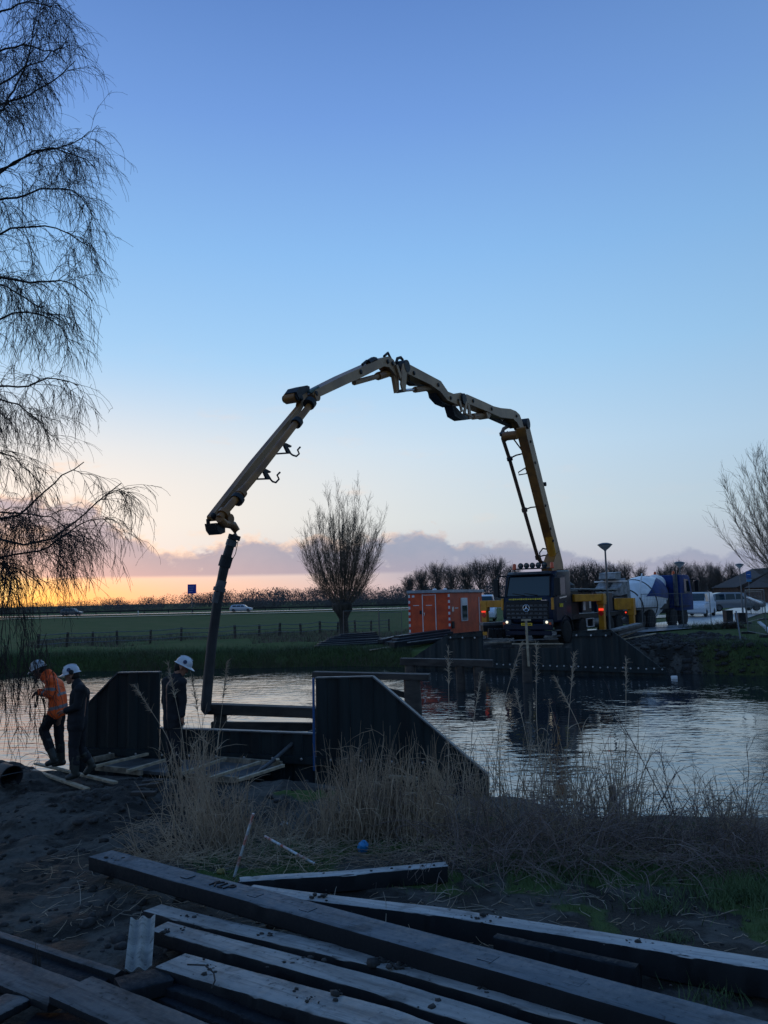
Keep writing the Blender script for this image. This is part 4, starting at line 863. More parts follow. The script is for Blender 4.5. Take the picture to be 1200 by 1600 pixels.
for sx in (-1, 1):
    o = P(MB().prism([(-.50, 2.12), (-.72, 2.92), (-1.42, 2.96), (-1.42, 2.05)], sx*1.19, sx*1.215), 'side_window', M_glass)
    P(MB().prism([(-.34, 1.05), (-.34, 2.05), (-.60, 3.02), (-1.50, 3.05), (-1.50, 1.3), (-1.35, 1.05)], sx*1.185, sx*1.206), 'door', M_navy, bevel=.008)
    P(MB().box((sx*1.23, -1.35, 1.85), (.03, .2, .045)), 'door_handle', M_steel)
    P(MB().beam((sx*1.222, -.7, 2.02), (sx*1.222, -1.5, 2.08), .02, .06), 'chrome_trim', M_chrome)
    # mirror arms and housings
    m = MB(); m.tube([(sx*1.1, -.30, 3.02), (sx*1.34, -.06, 3.05), (sx*1.46, .05, 2.92), (sx*1.46, .06, 2.2), (sx*1.4, .02, 2.11), (sx*1.15, -.15, 2.1)], .03, 6)
    mo = P(m, 'mirror_arm', M_black)
    MB().box((sx*1.46, .05, 2.52), (.24, .16, .78)).build('mirror_housing', M_black, mo, bevel=.03)
    MB().box((sx*1.46, -.035, 2.52), (.19, .01, .68)).build('mirror_glass', M_chrome, mo)
    P(MB().box((sx*1.20, .03, 1.78), (.10, .10, .52)), 'corner_panel', M_oyel, bevel=.015)
    hl = P(MB().box((sx*.98, .07, .98), (.42, .16, .24)), 'headlight_housing', M_steel, bevel=.03)
    MB().lathe([(.055, 0), (.060, .03), (.04, .05), (.001, .05)], 14, Matrix.Translation((sx*.95, .145, .99)) @ Matrix.Rotation(R(-90), 4, 'X'), cap=False).build('headlight_lens', M_headl, hl)
    MB().box((sx*1.10, .155, .93), (.10, .02, .10)).build('indicator', M_oran, hl)
    # wheel arch and steps
    wa = MB()
    for k in range(9):
        a0 = R(180*k/9); a1 = R(180*(k+1)/9); r0_, r1_ = .66, .70
        wa.add([(sx*xx, -1.42+math.cos(a)*rr, .55+math.sin(a)*rr) for xx in (.9, 1.24) for (a, rr) in ((a0, r0_), (a0, r1_), (a1, r1_), (a1, r0_))],
               [(0, 1, 2, 3), (4, 5, 6, 7), (1, 5, 6, 2), (0, 4, 7, 3), (0, 1, 5, 4), (3, 2, 6, 7)])
    P(wa, 'wheel_arch', M_dkst)
    P(MB().box((sx*1.12, -.45, .62), (.2, .5, .06)).box((sx*1.12, -.45, .38), (.2, .42, .05)), 'step', M_steel)
gr_ = MB().box((0, .035, 1.52), (2.05, .10, .80)); P(gr_, 'grille_surround', M_black, bevel=.03)
for k in range(4):
    z = 1.20+k*.175; g_ = MB(); n = 9-(k == 0)
    for i in range(n):
        x = -.88+1.76*i/(n-1); g_.box((x, .095, z), (.155, .035, .055))
    g_.box((0, .09, z-.055), (1.98, .02, .02))
    P(g_, 'grille_slat', M_steel)
e_ = MB(); ring = [(.15*math.cos(a), .135, 1.60+.15*math.sin(a)) for a in np.linspace(0, 2*math.pi, 25)]; e_.tube(ring, .014, 6, cap=False)
for a in (90, 210, 330):
    a = R(a); e_.tube([(0, .135, 1.60), (.15*math.cos(a), .135, 1.60+.15*math.sin(a))], [.028, .008], 6)
P(e_, 'star_emblem', M_chrome)
# the scripted yellow line under the windscreen and the mark on the door: illegible at this size in the photograph
sc_ = MB(); rr = random.Random(4); x = .86
while x > -.70:
    w_ = rr.uniform(.045, .085); h_ = rr.uniform(.055, .085); sc_.box((x-w_/2, .075, 1.995), (w_*.8, .012, h_)); x -= w_+.012
P(sc_, 'yellow_lettering', M_script); P(MB().box((-.83, .08, 1.94), (.28, .012, .03)), 'model_badge', M_chrome)
for sx in (-1, 1):
    lg = MB(); x0 = -.72
    for i in range(4): lg.box((sx*1.225, x0-.10*i, 1.70), (.012, .075, .16), rx=R(12*(i % 2*2-1)))
    P(lg, 'door_logo', M_script)
P(MB().box((0, .06, .78), (2.35, .16, .26)).box((0, .02, .52), (2.2, .12, .22)), 'bumper', M_navy, bevel=.03)
np_ = P(MB().box((0, .155, .90), (.52, .02, .11)), 'number_plate', M_plate)
pt = MB()
for i in range(7): pt.box((-.19+i*.063, .168, .90), (.035, .006, .06))
pt.build('plate_characters', M_black, np_)
P(MB().box((0, -.30, 3.12), (2.1, .30, .05), rx=R(-14)), 'sun_visor', M_black, bevel=.01)
lb = P(MB().tube([(-1.0, -.75, 3.36), (1.0, -.75, 3.36)], .03, 8).tube([(-.7, -.75, 3.24), (-.7, -.75, 3.36)], .02, 6).tube([(.7, -.75, 3.24), (.7, -.75, 3.36)], .02, 6), 'light_bar', M_steel)
for i in range(5):
    x = -.58+.29*i
    MB().lathe([(.001, -.12), (.08, -.10), (.125, -.02), (.135, .03), (.12, .045)], 14, Matrix.Translation((x, -.72, 3.50)) @ Matrix.Rotation(R(-90), 4, 'X'), cap=False).build('work_lamp', M_black, lb)
    MB().lathe([(.118, .03), (.06, .045), (.001, .05)], 14, Matrix.Translation((x, -.72, 3.50)) @ Matrix.Rotation(R(-90), 4, 'X'), cap=False).build('lamp_lens', M_glass, lb)
for x in (-.92, .92): P(MB().lathe([(.09, 0), (.10, .03), (.085, .06), (.085, .22), (.05, .27), (.001, .27)], 14, Matrix.Translation((x, -.75, 3.34)), cap=False), 'beacon', M_oran, smooth=True)
for sx in (-1, 1):
    add_wheel(pump, (sx*1.07, -1.42, .52), sx); add_wheel(pump, (sx*1.07, -3.35, .52), sx)
    add_wheel(pump, (sx*1.02, -6.9, .52), sx, w=.55); add_wheel(pump, (sx*1.02, -8.25, .52), sx, w=.55)
# deck, tanks, side lockers
P(MB().box((0, -5.9, 1.12), (2.3, 7.4, .24)), 'deck', M_dkst, bevel=.02)
P(MB().box((0, -2.75, 1.75), (2.2, 1.0, 1.25)), 'engine_cover', M_black, bevel=.04)
for sx in (-1, 1):
    P(MB().box((sx*1.12, -3.95, 1.68), (.18, 1.2, .78)), 'side_locker', M_navy, bevel=.02)
    lk = P(MB().box((sx*1.14, -6.4, 1.75), (.16, 2.3, .95)), 'side_panel', M_navy, bevel=.02)
    lg = MB()
    for i in range(4): lg.box((sx*1.228, -6.15-.13*i, 1.95), (.012, .10, .24), rx=R(12*(i % 2*2-1)))
    lg.box((sx*1.228, -6.4, 1.78), (.01, .55, .03)); lg.build('panel_logo', M_script, lk)
    fr = MB()
    for (y0, y1, z0, z1) in ((-3.75, -4.65, .62, 1.0),):
        for a, b_ in (((y0, z0), (y1, z0)), ((y1, z0), (y1, z1)), ((y1, z1), (y0, z1)), ((y0, z1), (y0, z0))):
            fr.beam((sx*1.24, a[0], a[1]), (sx*1.24, b_[0], b_[1]), .03, .07, up=(1, 0, 0))
    P(fr, 'white_frame', M_white)
    P(MB().tube([(sx*1.0, -4.7, .78), (sx*1.0, -5.9, .78)], .26, 16), 'fuel_tank', M_steel, smooth=True)
    P(MB().box((sx*1.22, -3.6, 1.62), (.02, .26, .42)).box((sx*1.22, -4.35, 1.66), (.02, .22, .34)), 'warning_sticker', M_white)
P(MB().box((0, -9.75, 1.2), (1.7, .9, .75)).prism([(-10.2, 1.5), (-9.3, 1.5), (-9.1, 1.95), (-10.45, 1.95)], -.85, .85), 'hopper', M_dkst, bevel=.02)
P(MB().tube([(-.9, -2.6, 2.4), (-.9, -9.2, 2.35)], .05, 8).tube([(.9, -2.6, 2.35), (.9, -9.2, 2.30)], .04, 8), 'hand_rail', M_steel)
hz_ = MB()
for k in range(10): hz_.tube([(-1.0+.1*math.sin(k), -3.0-.6*k, 2.30+.05*math.cos(k*2)), (-.6, -3.3-.6*k, 2.36), (-.9, -3.6-.6*k, 2.28)], .03, 5)
P(hz_, 'hydraulic_hose', M_black)
# outriggers (front pair swung out on both sides, rear pair)
def outrigger(a0, b0, a1, b1, sx, ztop=2.16, h=.34, lamp=False):
    arm = P(MB().beam((sx*a0, -b0, ztop-h/2), (sx*a1, -b1, ztop-h/2), .30, h).box((sx*a1, -b1, ztop-h*.75), (.36, .36, h*1.5)), 'outrigger_arm', M_oyel, bevel=.02)
    MB().box((sx*a1, -b1, 1.05), (.26, .26, 1.6)).build('outrigger_leg', M_oyel, arm, bevel=.015)
    MB().tube([(sx*a1, -b1, .06), (sx*a1, -b1, .5)], .07, 10).build('jack_rod', M_chrome, arm)
    MB().lathe([(.30, 0), (.30, .06), (.1, .1), (.001, .1)], 16, Matrix.Translation((sx*a1, -b1, .02)), cap=True).build('foot_pad', M_dkst, arm)
    if lamp:
        MB().box((sx*a1+sx*.02, -b1+.14, 1.42), (.22, .05, .10)).build('warning_lamp', M_redl, arm)
        MB().box((sx*a1, -b1+.135, 1.24), (.20, .02, .22), ry=R(45)).build('warning_band', M_redpl, arm)
outrigger(1.1, 2.5, 1.8, 4.3, -1, lamp=True)
outrigger(1.1, 2.5, 3.5, 2.6, 1, ztop=1.95, lamp=True)
outrigger(.9, 8.9, 1.5, 9.6, -1, ztop=1.9, h=.6); outrigger(.9, 8.9, 1.5, 9.6, 1, ztop=1.9, h=.6)

# ---- boom: every section lies in one upright plane; outlines of the side faces run along that plane
A0 = aty(868, 890, 37.4); F0 = aty(341, 812, 15.5)
eb = (F0-A0); eb[2] = 0; eb /= np.linalg.norm(eb); nb = np.array([-eb[1], eb[0], 0])
if nb[1] > 0: nb = -nb
def bp(px, py, off=0.0):
    d = ray(px, py); t_ = ((A0+nb*off-CC) @ nb)/(d @ nb); return CC+d*t_
def section(poly, w, name='boom_section', m=None, holes=(), mback=None):
    front = [bp(x, y, w/2) for x, y in poly]; back = [p-nb*w for p in front]; n = len(poly); mb = MB()
    mb.add(front+back, [tuple(range(n)), tuple(range(n, 2*n))[::-1]]+[(i, (i+1) % n, n+(i+1) % n, n+i) for i in range(n)])
    o = P(mb, name, m or M_yel, bevel=.018, world=True)
    # side plate of the box girder, a little proud, with its pins
    cen = sum(front)/n
    sp_ = MB(); fr = [cen+(p-cen)*1.0+nb*.012 for p in front]; bk = [p-nb*.03 for p in fr]
    sp_.add(fr+bk, [tuple(range(n)), tuple(range(n, 2*n))[::-1]]+[(i, (i+1) % n, n+(i+1) % n, n+i) for i in range(n)])
    s_ = sp_.build('side_plate', M_tan, o, M=PINV)
    for x, y in holes:
        q = bp(x, y, w/2+.012)
        M = Matrix.Translation(Vector(q)) @ Vector(nb).to_track_quat('Z', 'Y').to_matrix().to_4x4()
        MB().lathe([(.065, -.01), (.065, .03), (.04, .045), (.001, .045)], 10, M, cap=False).build('pin', M_dkst, o, M=PINV)
    return o
def btube(pts, r, name, m, off=0.0, n=8, smooth=True, parent=pump):
    q = [bp(p[0], p[1], p[2] if len(p) > 2 else off) for p in pts]
    o = MB().tube(q, r, n).build(name, m, parent, smooth=smooth, M=PINV); return o
def bplate(poly, w, off, name, m):
    front = [bp(x, y, off+w/2) for x, y in poly]; back = [p-nb*w for p in front]; n = len(poly)
    return P(MB().add(front+back, [tuple(range(n)), tuple(range(n, 2*n))[::-1]]+[(i, (i+1) % n, n+(i+1) % n, n+i) for i in range(n)]), name, m, world=True)
def bcyl(px, py, r, o0, o1, name, m, n=16):
    c0 = Vector(bp(px, py, 0)); nv = Vector(nb)
    return P(MB().tube([c0+nv*o0, c0+nv*o1], r, n), name, m, world=True, smooth=True)
section([(822, 660), (826, 662), (879, 879), (880.5, 890), (872, 890), (871, 874), (823, 681), (821, 668)], .42, holes=[(829, 690), (836, 723), (852, 790), (860, 826), (864, 845)])
section([(729, 616), (756.5, 628), (770.7, 634.7), (782, 637.5), (797.6, 639), (806, 642.5), (811.7, 648), (815, 656.7), (818, 667), (812, 668), (807.5, 660), (801.8, 654.5), (782, 652), (760.7, 642.5), (732, 631), (726, 624)], .46,
        holes=[(739, 626.5), (768, 639), (807, 650)])
section([(632, 567), (636, 567.5), (688.5, 595.5), (699.7, 612), (709.5, 615.7), (719, 613.5), (727, 616), (728, 624), (722, 634), (714, 632), (699, 625.5), (688, 612), (672, 600.7), (636, 583.5), (630, 576)], .42,
        holes=[(646.5, 583), (684.5, 601.5), (704, 622), (716, 626)])
section([(493, 609), (530, 590), (540, 585), (600, 558), (607.5, 556.8), (615, 562.5), (619, 572), (622, 584), (618, 587), (613.5, 580.5), (607.5, 573.7), (600, 572.3), (567, 588.7), (540, 601), (494, 622.5), (488, 616)], .36,
        holes=[(493.5, 615), (563.5, 581), (605.5, 565), (613, 568)])
section([(474, 611), (480, 614), (479, 626), (464, 653), (402, 737), (345, 800), (338, 814), (332, 814), (331, 806), (396, 722), (469, 634), (471, 622)], .15, holes=[(333, 806), (470, 622)])
# joints
bcyl(816, 663, .24, -.35, .30, 'joint', M_dkst); bcyl(812, 679, .20, -.75, -.12, 'joint_drum', M_yel)
bcyl(714, 625, .20, -.34, .30, 'joint', M_dkst); bcyl(624, 574, .19, -.30, .28, 'joint', M_dkst)
bcyl(461, 621, .13, -.26, .05, 'slewing_motor', M_yel); bcyl(461, 621, .09, -.32, .10, 'motor_cap', M_dkst)
bplate([(463, 612), (468, 605), (480, 602), (484, 604), (484, 610), (474, 616), (468, 624)], .34, -.05, 'joint_bracket', M_dkst)
bplate([(483, 611), (498, 603), (500, 606), (487, 614)], .10, .12, 'valve_block', mat('green_grey_box', (.05, .11, .10), .5))
bcyl(485, 621, .12, -.12, .22, 'joint', M_yel)
# hydraulic cylinders, links
btube([(553, 598), (593, 587)], .075, 'hydraulic_cylinder', M_tan, -.02); btube([(590, 588), (606, 583)], .12, 'hydraulic_cylinder', M_yel, -.02); btube([(604, 583), (618, 588)], .08, 'hydraulic_cylinder', M_dkst, -.02)
bplate([(615, 585), (623, 586), (624, 610), (620, 614)], .10, .10, 'link_plate', M_tan); bplate([(631, 568), (636, 584), (634, 611), (630, 611), (627, 600), (629, 580)], .05, .24, 'link_plate', M_tan)
bplate([(619, 570), (622, 570), (628, 588), (626, 592)], .05, .24, 'link_plate', M_tan)
btube([(620, 612), (633, 610)], .05, 'link_pin', M_dkst, .1); btube([(633, 610), (650, 608.5)], .045, 'piston_rod', M_chrome, 0.0); btube([(648, 609), (675, 605)], .10, 'hydraulic_cylinder', M_tan, 0.0)
btube([(626, 592), (640, 600), (655, 600), (668, 604)], .07, 'delivery_pipe', M_dkst, -.28)
btube([(638, 585), (640, 596), (650, 602), (662, 602)], .022, 'hydraulic_hose', M_black, .1, 5)
bplate([(680, 607), (690, 612), (700, 626), (708, 631), (704, 635), (692, 630), (683, 620)], .30, -.1, 'under_bracket', M_dkst)
bplate([(706, 633), (712, 635), (722, 646), (737, 650), (736, 655), (722, 656.5), (711, 650)], .30, -.05, 'under_bracket', M_dkst)
bplate([(717.5, 626), (720, 626), (724, 643), (721.5, 644)], .05, .26, 'link_plate', M_tan); bplate([(728, 627), (731, 628), (728, 647), (725, 646)], .05, .28, 'link_plate', M_tan); bplate([(731, 631), (734, 632), (738, 654), (734, 655)], .05, .28, 'link_plate', M_tan)
btube([(726, 646), (738, 652)], .045, 'link_pin', M_tan, .28); btube([(738, 651), (762, 648)], .12, 'hydraulic_cylinder', M_tan, 0.0)
bplate([(760, 643), (768, 645), (765, 654), (762, 653)], .40, 0, 'cylinder_bracket', M_tan)
btube([(764, 651), (782, 659), (799, 666)], .09, 'delivery_pipe', M_dkst, -.15); btube([(784, 660), (792, 654), (801, 655)], .05, 'hydraulic_hose', M_dkst, -.1, 6)
btube([(741, 639), (752, 644), (760, 650)], .05, 'hydraulic_hose', M_black, -.1, 6); btube([(750, 637), (760, 641), (766, 646)], .04, 'hydraulic_hose', M_black, .0, 6)
# delivery pipe up the first section, braces
pp_ = [(801, 665, -.55), (793, 666.5, -.8), (787, 670, -.9), (784, 677, -.95), (785.5, 685, -.95), (796, 717, -.95), (819, 797, -.85), (840.5, 872, -.65), (845, 878, -.6), (853, 881, -.45), (864, 884, -.2)]
btube(pp_, .085, 'delivery_pipe', mat('pipe_brown', (.12, .075, .05), .5, nscale=3, var=.4), n=10)
for x, y in ((784.5, 678), (796, 717), (819, 797), (840, 871)):
    a = Vector(bp(x, y-2.2, -.9)); b_ = Vector(bp(x+1, y+2.2, -.9)); P(MB().tube([a, b_], .14, 10), 'pipe_coupling', M_dkst, world=True, smooth=True)
for p, q in (((797, 716, -.95), (816, 709, -.3)), ((821, 796, -.85), (838, 792, -.3)), ((792, 674, -.9), (815, 703, -.3)), ((789, 690, -.95), (802, 680, -.4)), ((842, 870, -.6), (858, 868, -.3))):
    btube([p, ((p[0]+q[0])/2, (p[1]+q[1])/2-1.2, (p[2]+q[2])/2), q], .035, 'brace', M_dkst, n=6)
btube([(821, 731, -.35), (810, 738, -.6), (811, 742, -.6), (823, 740, -.35), (821, 731, -.35)], .03, 'guard_loop', M_steel, n=6)
btube([(846, 876, -.4), (843, 864, -.4), (848, 857, -.4), (854, 858, -.35)], .035, 'hydraulic_hose', M_black, n=6)
btube([(820, 690, -.33), (858, 846, -.33)], .045, 'hydraulic_line', M_steel, n=6); btube([(828, 690, 0), (845, 762, .0)], .07, 'hydraulic_cylinder', M_steel, .0)
btube([(858, 838, .05), (866, 886, .05)], .19, 'lift_cylinder', M_oyel, 0, 12); bcyl(846, 757, .10, -.22, .22, 'pin_boss', M_dkst)
btube([(860, 848, -.42), (867, 890, -.42)], .11, 'support_post', M_navy, 0, 8)
# pipe down the tip section, couplings, hooks
btube([(486, 631, .28), (461, 663, .28), (400, 742, .28), (352, 799, .28), (343, 810, .28)], .078, 'delivery_pipe', M_yel, n=12)
for x, y, r in ((484, 630, .15), (464, 660, .13), (377, 771, .11), (371, 780, .14), (350, 802, .12)):
    a = Vector(bp(x+2, y-2.4, .28)); b_ = Vector(bp(x-2, y+2.6, .28)); P(MB().tube([a, b_], r, 12), 'pipe_coupling', M_yel if r < .13 else M_dkst, world=True, smooth=True)
for k, pts in enumerate(([(427, 709.4), (453, 707.7), (457, 711), (463, 713), (467.5, 709), (465, 703), (469, 698.6)], [(397, 748.8), (421.8, 748), (426, 752.5), (431, 754), (436, 748.5), (433, 742.5), (437.4, 738)])):
    btube([(x, y, .05) for x, y in pts], .022, 'hose_hook', M_black, n=6)
bplate([(443, 693), (447, 692), (456, 696.5), (455, 699), (450, 698), (455, 707), (450, 708)], .05, .05, 'hook_plate', M_black)
bplate([(410, 732), (414, 731.5), (424, 737), (422, 739), (418, 738), (424, 748), (417, 748)], .05, .05, 'hook_plate', M_black)
btube([(325, 811), (325.5, 820), (331, 827), (341, 828)], .04, 'tip_guard', M_black, 0, 6); bplate([(338, 817), (352, 818), (352, 832), (345, 835), (340, 828)], .30, .1, 'tip_bracket', M_dkst)
bcyl(343, 812, .10, .05, .30, 'tip_swivel', M_yel)
btube([(343, 810, .30), (350, 818, .25), (357, 818.5, .2), (364, 821, .2), (368.5, 828, .2), (367, 838, .2)], [.085, .09, .09, .088, .085, .082], 'delivery_elbow', M_yel, n=12)
hb = Vector(bp(367, 838, .2)); yb = hb.y
def hp(px, py, y=None): return Vector(aty(px, py, (yb if y is None else y)))
M_hose = mat('rubber_hose', (.020, .022, .025), .55, nscale=3, var=.35, bump=.003, bscale=12); M_hoseg = mat('hose_grey_tape', (.085, .09, .10), .5, nscale=6, var=.3)
HB = hp(322, 1107, yb-.15)
hose = P(MB().tube([hp(365.5, 836), hp(361, 848), hp(355.5, 866), hp(351, 884), hp(346.5, 905), hp(342, 928), hp(337, 960), hp(331, 1005), hp(325.5, 1060), HB+Vector((0, 0, .08)), HB, HB+Vector((.05, -.02, -.08))],
         [.09, .088, .092, .10, .095, .096, .098, .10, .104, .105, .105, .085], 16), 'end_hose', M_hose, world=True, smooth=True)
def ringp(p, q, r, nm, m): MB().tube([p, q], r, 14).build(nm, m, hose, smooth=True, M=PINV)
ringp(hp(367, 836), hp(365, 843), .125, 'hose_clamp', M_dkst); ringp(hp(363, 844), hp(360, 853), .108, 'hose_collar', M_steel)
ringp(hp(355, 869), hp(350, 886), .125, 'hose_sleeve', M_dkst); ringp(hp(343.5, 918), hp(342, 924), .125, 'hose_clamp', M_steel)
ringp(hp(347, 907), hp(343.6, 918), .101, 'tape_band', M_hoseg); ringp(hp(341.8, 925), hp(338.5, 942), .102, 'tape_band', M_hoseg)
MB().tube([hp(368, 838), hp(372, 845), hp(368, 865), hp(362, 876)], .008, 5).build('safety_wire', M_black, hose, M=PINV)
for x, y, h_ in ((566, 570, 7), (600, 557, 5)):
    a = bp(x, y, .1); P(MB().tube([a, a+eb*(-.25)+np.array([0, 0, .18]), a+eb*(-.5)], .04, 6), 'lifting_eye', M_black, world=True)
btube([(619, 567, 0), (621, 560, 0), (626, 558.5, 0), (629, 562, 0), (629, 568, 0)], .05, 'hydraulic_hose', M_black, n=6)
btube([(575, 567, .1), (583, 562, .1), (587, 563, .1)], .09, 'work_lamp', M_black, n=6)
P(MB().lathe([(.75, 2.2), (.75, 2.6), (.55, 2.75), (.5, 3.35)], 20, Matrix.Translation((0, -3.6, 0))), 'turret', M_dkst, smooth=True)
bplate([(862, 888), (869, 866), (874, 861), (881, 892), (878, 900), (864, 900)], .5, 0, 'turret_bracket', M_yel)

# ================================================================== THE MIXER TRUCK
mixer = empty('concrete_mixer_truck', (18.6, 50.0, GZ+.12), heading_rz(.69, .724), 'concrete mixer truck with a white drum and blue wedge backed up behind the pump truck', 'mixer truck')
def Q(mb, name, m, bevel=0.0, smooth=False, parent=None, seg=1): return mb.build(name, m, parent or mixer, smooth=smooth, bevel=bevel, seg=seg)
c = MB()
for x in (-.45, .45): c.box((x, -4.6, .9), (.14, 8.8, .3))
Q(c, 'chassis', M_dkst)
Q(MB().prism([(0, .9), (.05, 1.6), (-.1, 2.1), (-.35, 2.95), (-.6, 3.1), (-1.9, 3.1), (-1.95, .9)], -1.22, 1.22), 'cab', M_blue, bevel=.06, smooth=True, seg=2)
Q(MB().add([(-1.0, -.07, 2.12), (1.0, -.07, 2.12), (.95, -.31, 2.9), (-.95, -.31, 2.9)], [(0, 1, 2, 3)]), 'windshield', M_glass)
for sx in (-1, 1):
    Q(MB().prism([(-.4, 2.0), (-.6, 2.8), (-1.3, 2.85), (-1.3, 1.95)], sx*1.215, sx*1.235), 'side_window', M_glass)
    mo = Q(MB().tube([(sx*1.1, -.2, 2.85), (sx*1.5, -.02, 2.8)], .03, 6), 'mirror_arm', M_black); MB().box((sx*1.5, 0, 2.4), (.24, .14, .7)).build('mirror_housing', M_black, mo, bevel=.03)
    for y in (-1.4, -2.95, -6.2, -7.55): add_wheel(mixer, (sx*1.04, y, .52), sx, w=.32 if y > -3 else .55)
    Q(MB().box((sx*1.1, -6.9, 1.18), (.5, 2.9, .05)), 'mudguard', M_black); Q(MB().box((sx*1.1, -1.4, 1.16), (.4, 1.5, .05)), 'mudguard', M_black)
    Q(MB().box((sx*.95, -8.75, .98), (.36, .05, .14)), 'tail_lamp_board', M_black)
    Q(MB().lathe([(.05, 0), (.045, .03), (.001, .035)], 10, Matrix.Translation((sx*.98, -8.77, .98)) @ Matrix.Rotation(R(90), 4, 'X'), cap=False), 'tail_lamp', M_redl)
Q(MB().lathe([(.05, 0), (.045, .03), (.001, .035)], 10, Matrix.Translation((.80, -8.77, .98)) @ Matrix.Rotation(R(90), 4, 'X'), cap=False), 'tail_lamp', M_redl)
Q(MB().tube([(1.05, -2.15, 1.2), (1.05, -2.15, 3.15)], .13, 12), 'exhaust_stack', M_steel, smooth=True)
Q(MB().lathe([(.09, 0), (.08, .2), (.04, .26), (.001, .26)], 12, Matrix.Translation((.6, -1.3, 3.1)), cap=False), 'beacon', M_oran)
Q(MB().lathe([(.09, 0), (.08, .2), (.04, .26), (.001, .26)], 12, Matrix.Translation((-.6, -1.3, 3.1)), cap=False), 'beacon', M_oran)
# drum
Md = Matrix.Translation((0, -2.5, 2.15)) @ Matrix.Rotation(R(90+12), 4, 'X')
dprof = [(.40, 0.0), (.66, .12), (1.03, .75), (1.28, 1.7), (1.35, 2.4), (1.35, 3.1), (1.25, 3.7), (1.0, 4.4), (.66, 5.2), (.55, 5.45)]
drum = Q(MB().lathe(dprof, 40, Md, cap=True), 'drum', M_dwhite, smooth=True)
for z, r_ in ((3.1, 1.34), (4.3, 1.03)):
    MB().lathe([(r_-.02, z-.05), (r_+.03, z-.04), (r_+.03, z+.04), (r_-.04, z+.05)], 40, Md, cap=False).build('drum_band', M_dkst if z > 3 else M_steel, drum, smooth=True)
def rdr(z): return float(np.interp(z, [p[1] for p in dprof], [p[0] for p in dprof]))
sg = MB(); Vs = []; Fs = []; n = 14
for side in (0, math.pi):
    o0 = len(Vs)
    for i in range(n+1):
        z = .8+i*(3.1/n); half = .70*(1-i/n)
        for j in range(7):
            a = side+R(4)+half*(j/6-.5)*2+.35; r_ = rdr(z)+.025
            Vs.append(Md @ Vector((r_*math.cos(a), r_*math.sin(a), z)))
    for i in range(n):
        for j in range(6): q = o0+i*7+j; Fs.append((q, q+1, q+8, q+7))
sg.add(Vs, Fs); sg.build('blue_wedge', M_blue, drum, smooth=True)
Q(MB().lathe([(.55, 0), (.6, .35), (.45, .5)], 18, Matrix.Translation((0, -2.35, 2.55)) @ Matrix.Rotation(R(90), 4, 'X')), 'drum_gear', M_dwhite, smooth=True)
Q(MB().box((0, -2.45, 1.6), (1.3, .35, 1.5)), 'drum_pedestal', M_dkst); Q(MB().prism([(-7.4, 1.1), (-7.9, 1.1), (-7.9, 2.75), (-7.6, 2.75)], -.7, .7), 'rear_pedestal', M_dgrey)
hp_ = MB(); hp_.prism([(-8.2, 2.75), (-8.9, 2.85), (-8.8, 3.2), (-8.1, 3.25)], -.5, .5); Q(hp_, 'hopper', M_dgrey, bevel=.02)
for sx in (-1, 1): Q(MB().prism([(-7.9, 2.0), (-8.8, 1.9), (-8.9, 2.35), (-8.1, 2.9)], sx*.15, sx*.75), 'hopper_wing', M_dgrey, bevel=.02)
Q(MB().prism([(-8.2, 2.2), (-9.4, 1.5), (-9.45, 1.62), (-8.3, 2.4)], -.28, .28), 'chute', M_dgrey); Q(MB().beam((-1.0, -8.45, 2.72), (1.0, -8.45, 2.72), .08, .08), 'cross_bar', M_white)
fb = MB()
for k in range(5): fb.beam((-.7+.05*k*0, -8.6, 1.1+.25*k), (-.3, -8.6, 1.1+.25*k), .03, .03)
for x in (-.7, -.3): fb.beam((x, -8.6, .7), (x, -8.6, 2.9), .04, .04)
Q(fb, 'ladder', M_steel)
sp_ = MB(); pts = [Md @ Vector((rdr(z)*math.cos(-.0+.1*z)+.10, rdr(z)*math.sin(.1*z)*.4, z)) for z in np.linspace(3.2, 5.6, 7)]
Q(MB().box((0, -8.7, .8), (2.4, .1, .14)), 'underrun_bar', M_steel); Q(MB().box((1.0, -4.4, 1.3), (.5, 1.3, .55)), 'water_tank', M_dkst, bevel=.05)
Q(MB().box((1.26, -4.3, 1.5), (.015, .38, .26)), 'tank_sticker', M_white)
fl = MB().prism([(-7.3, 1.2), (-7.35, 1.2), (-6.5, 3.15), (-6.45, 3.15)], .93, 1.0); Q(fl, 'drum_guard', M_dwhite)
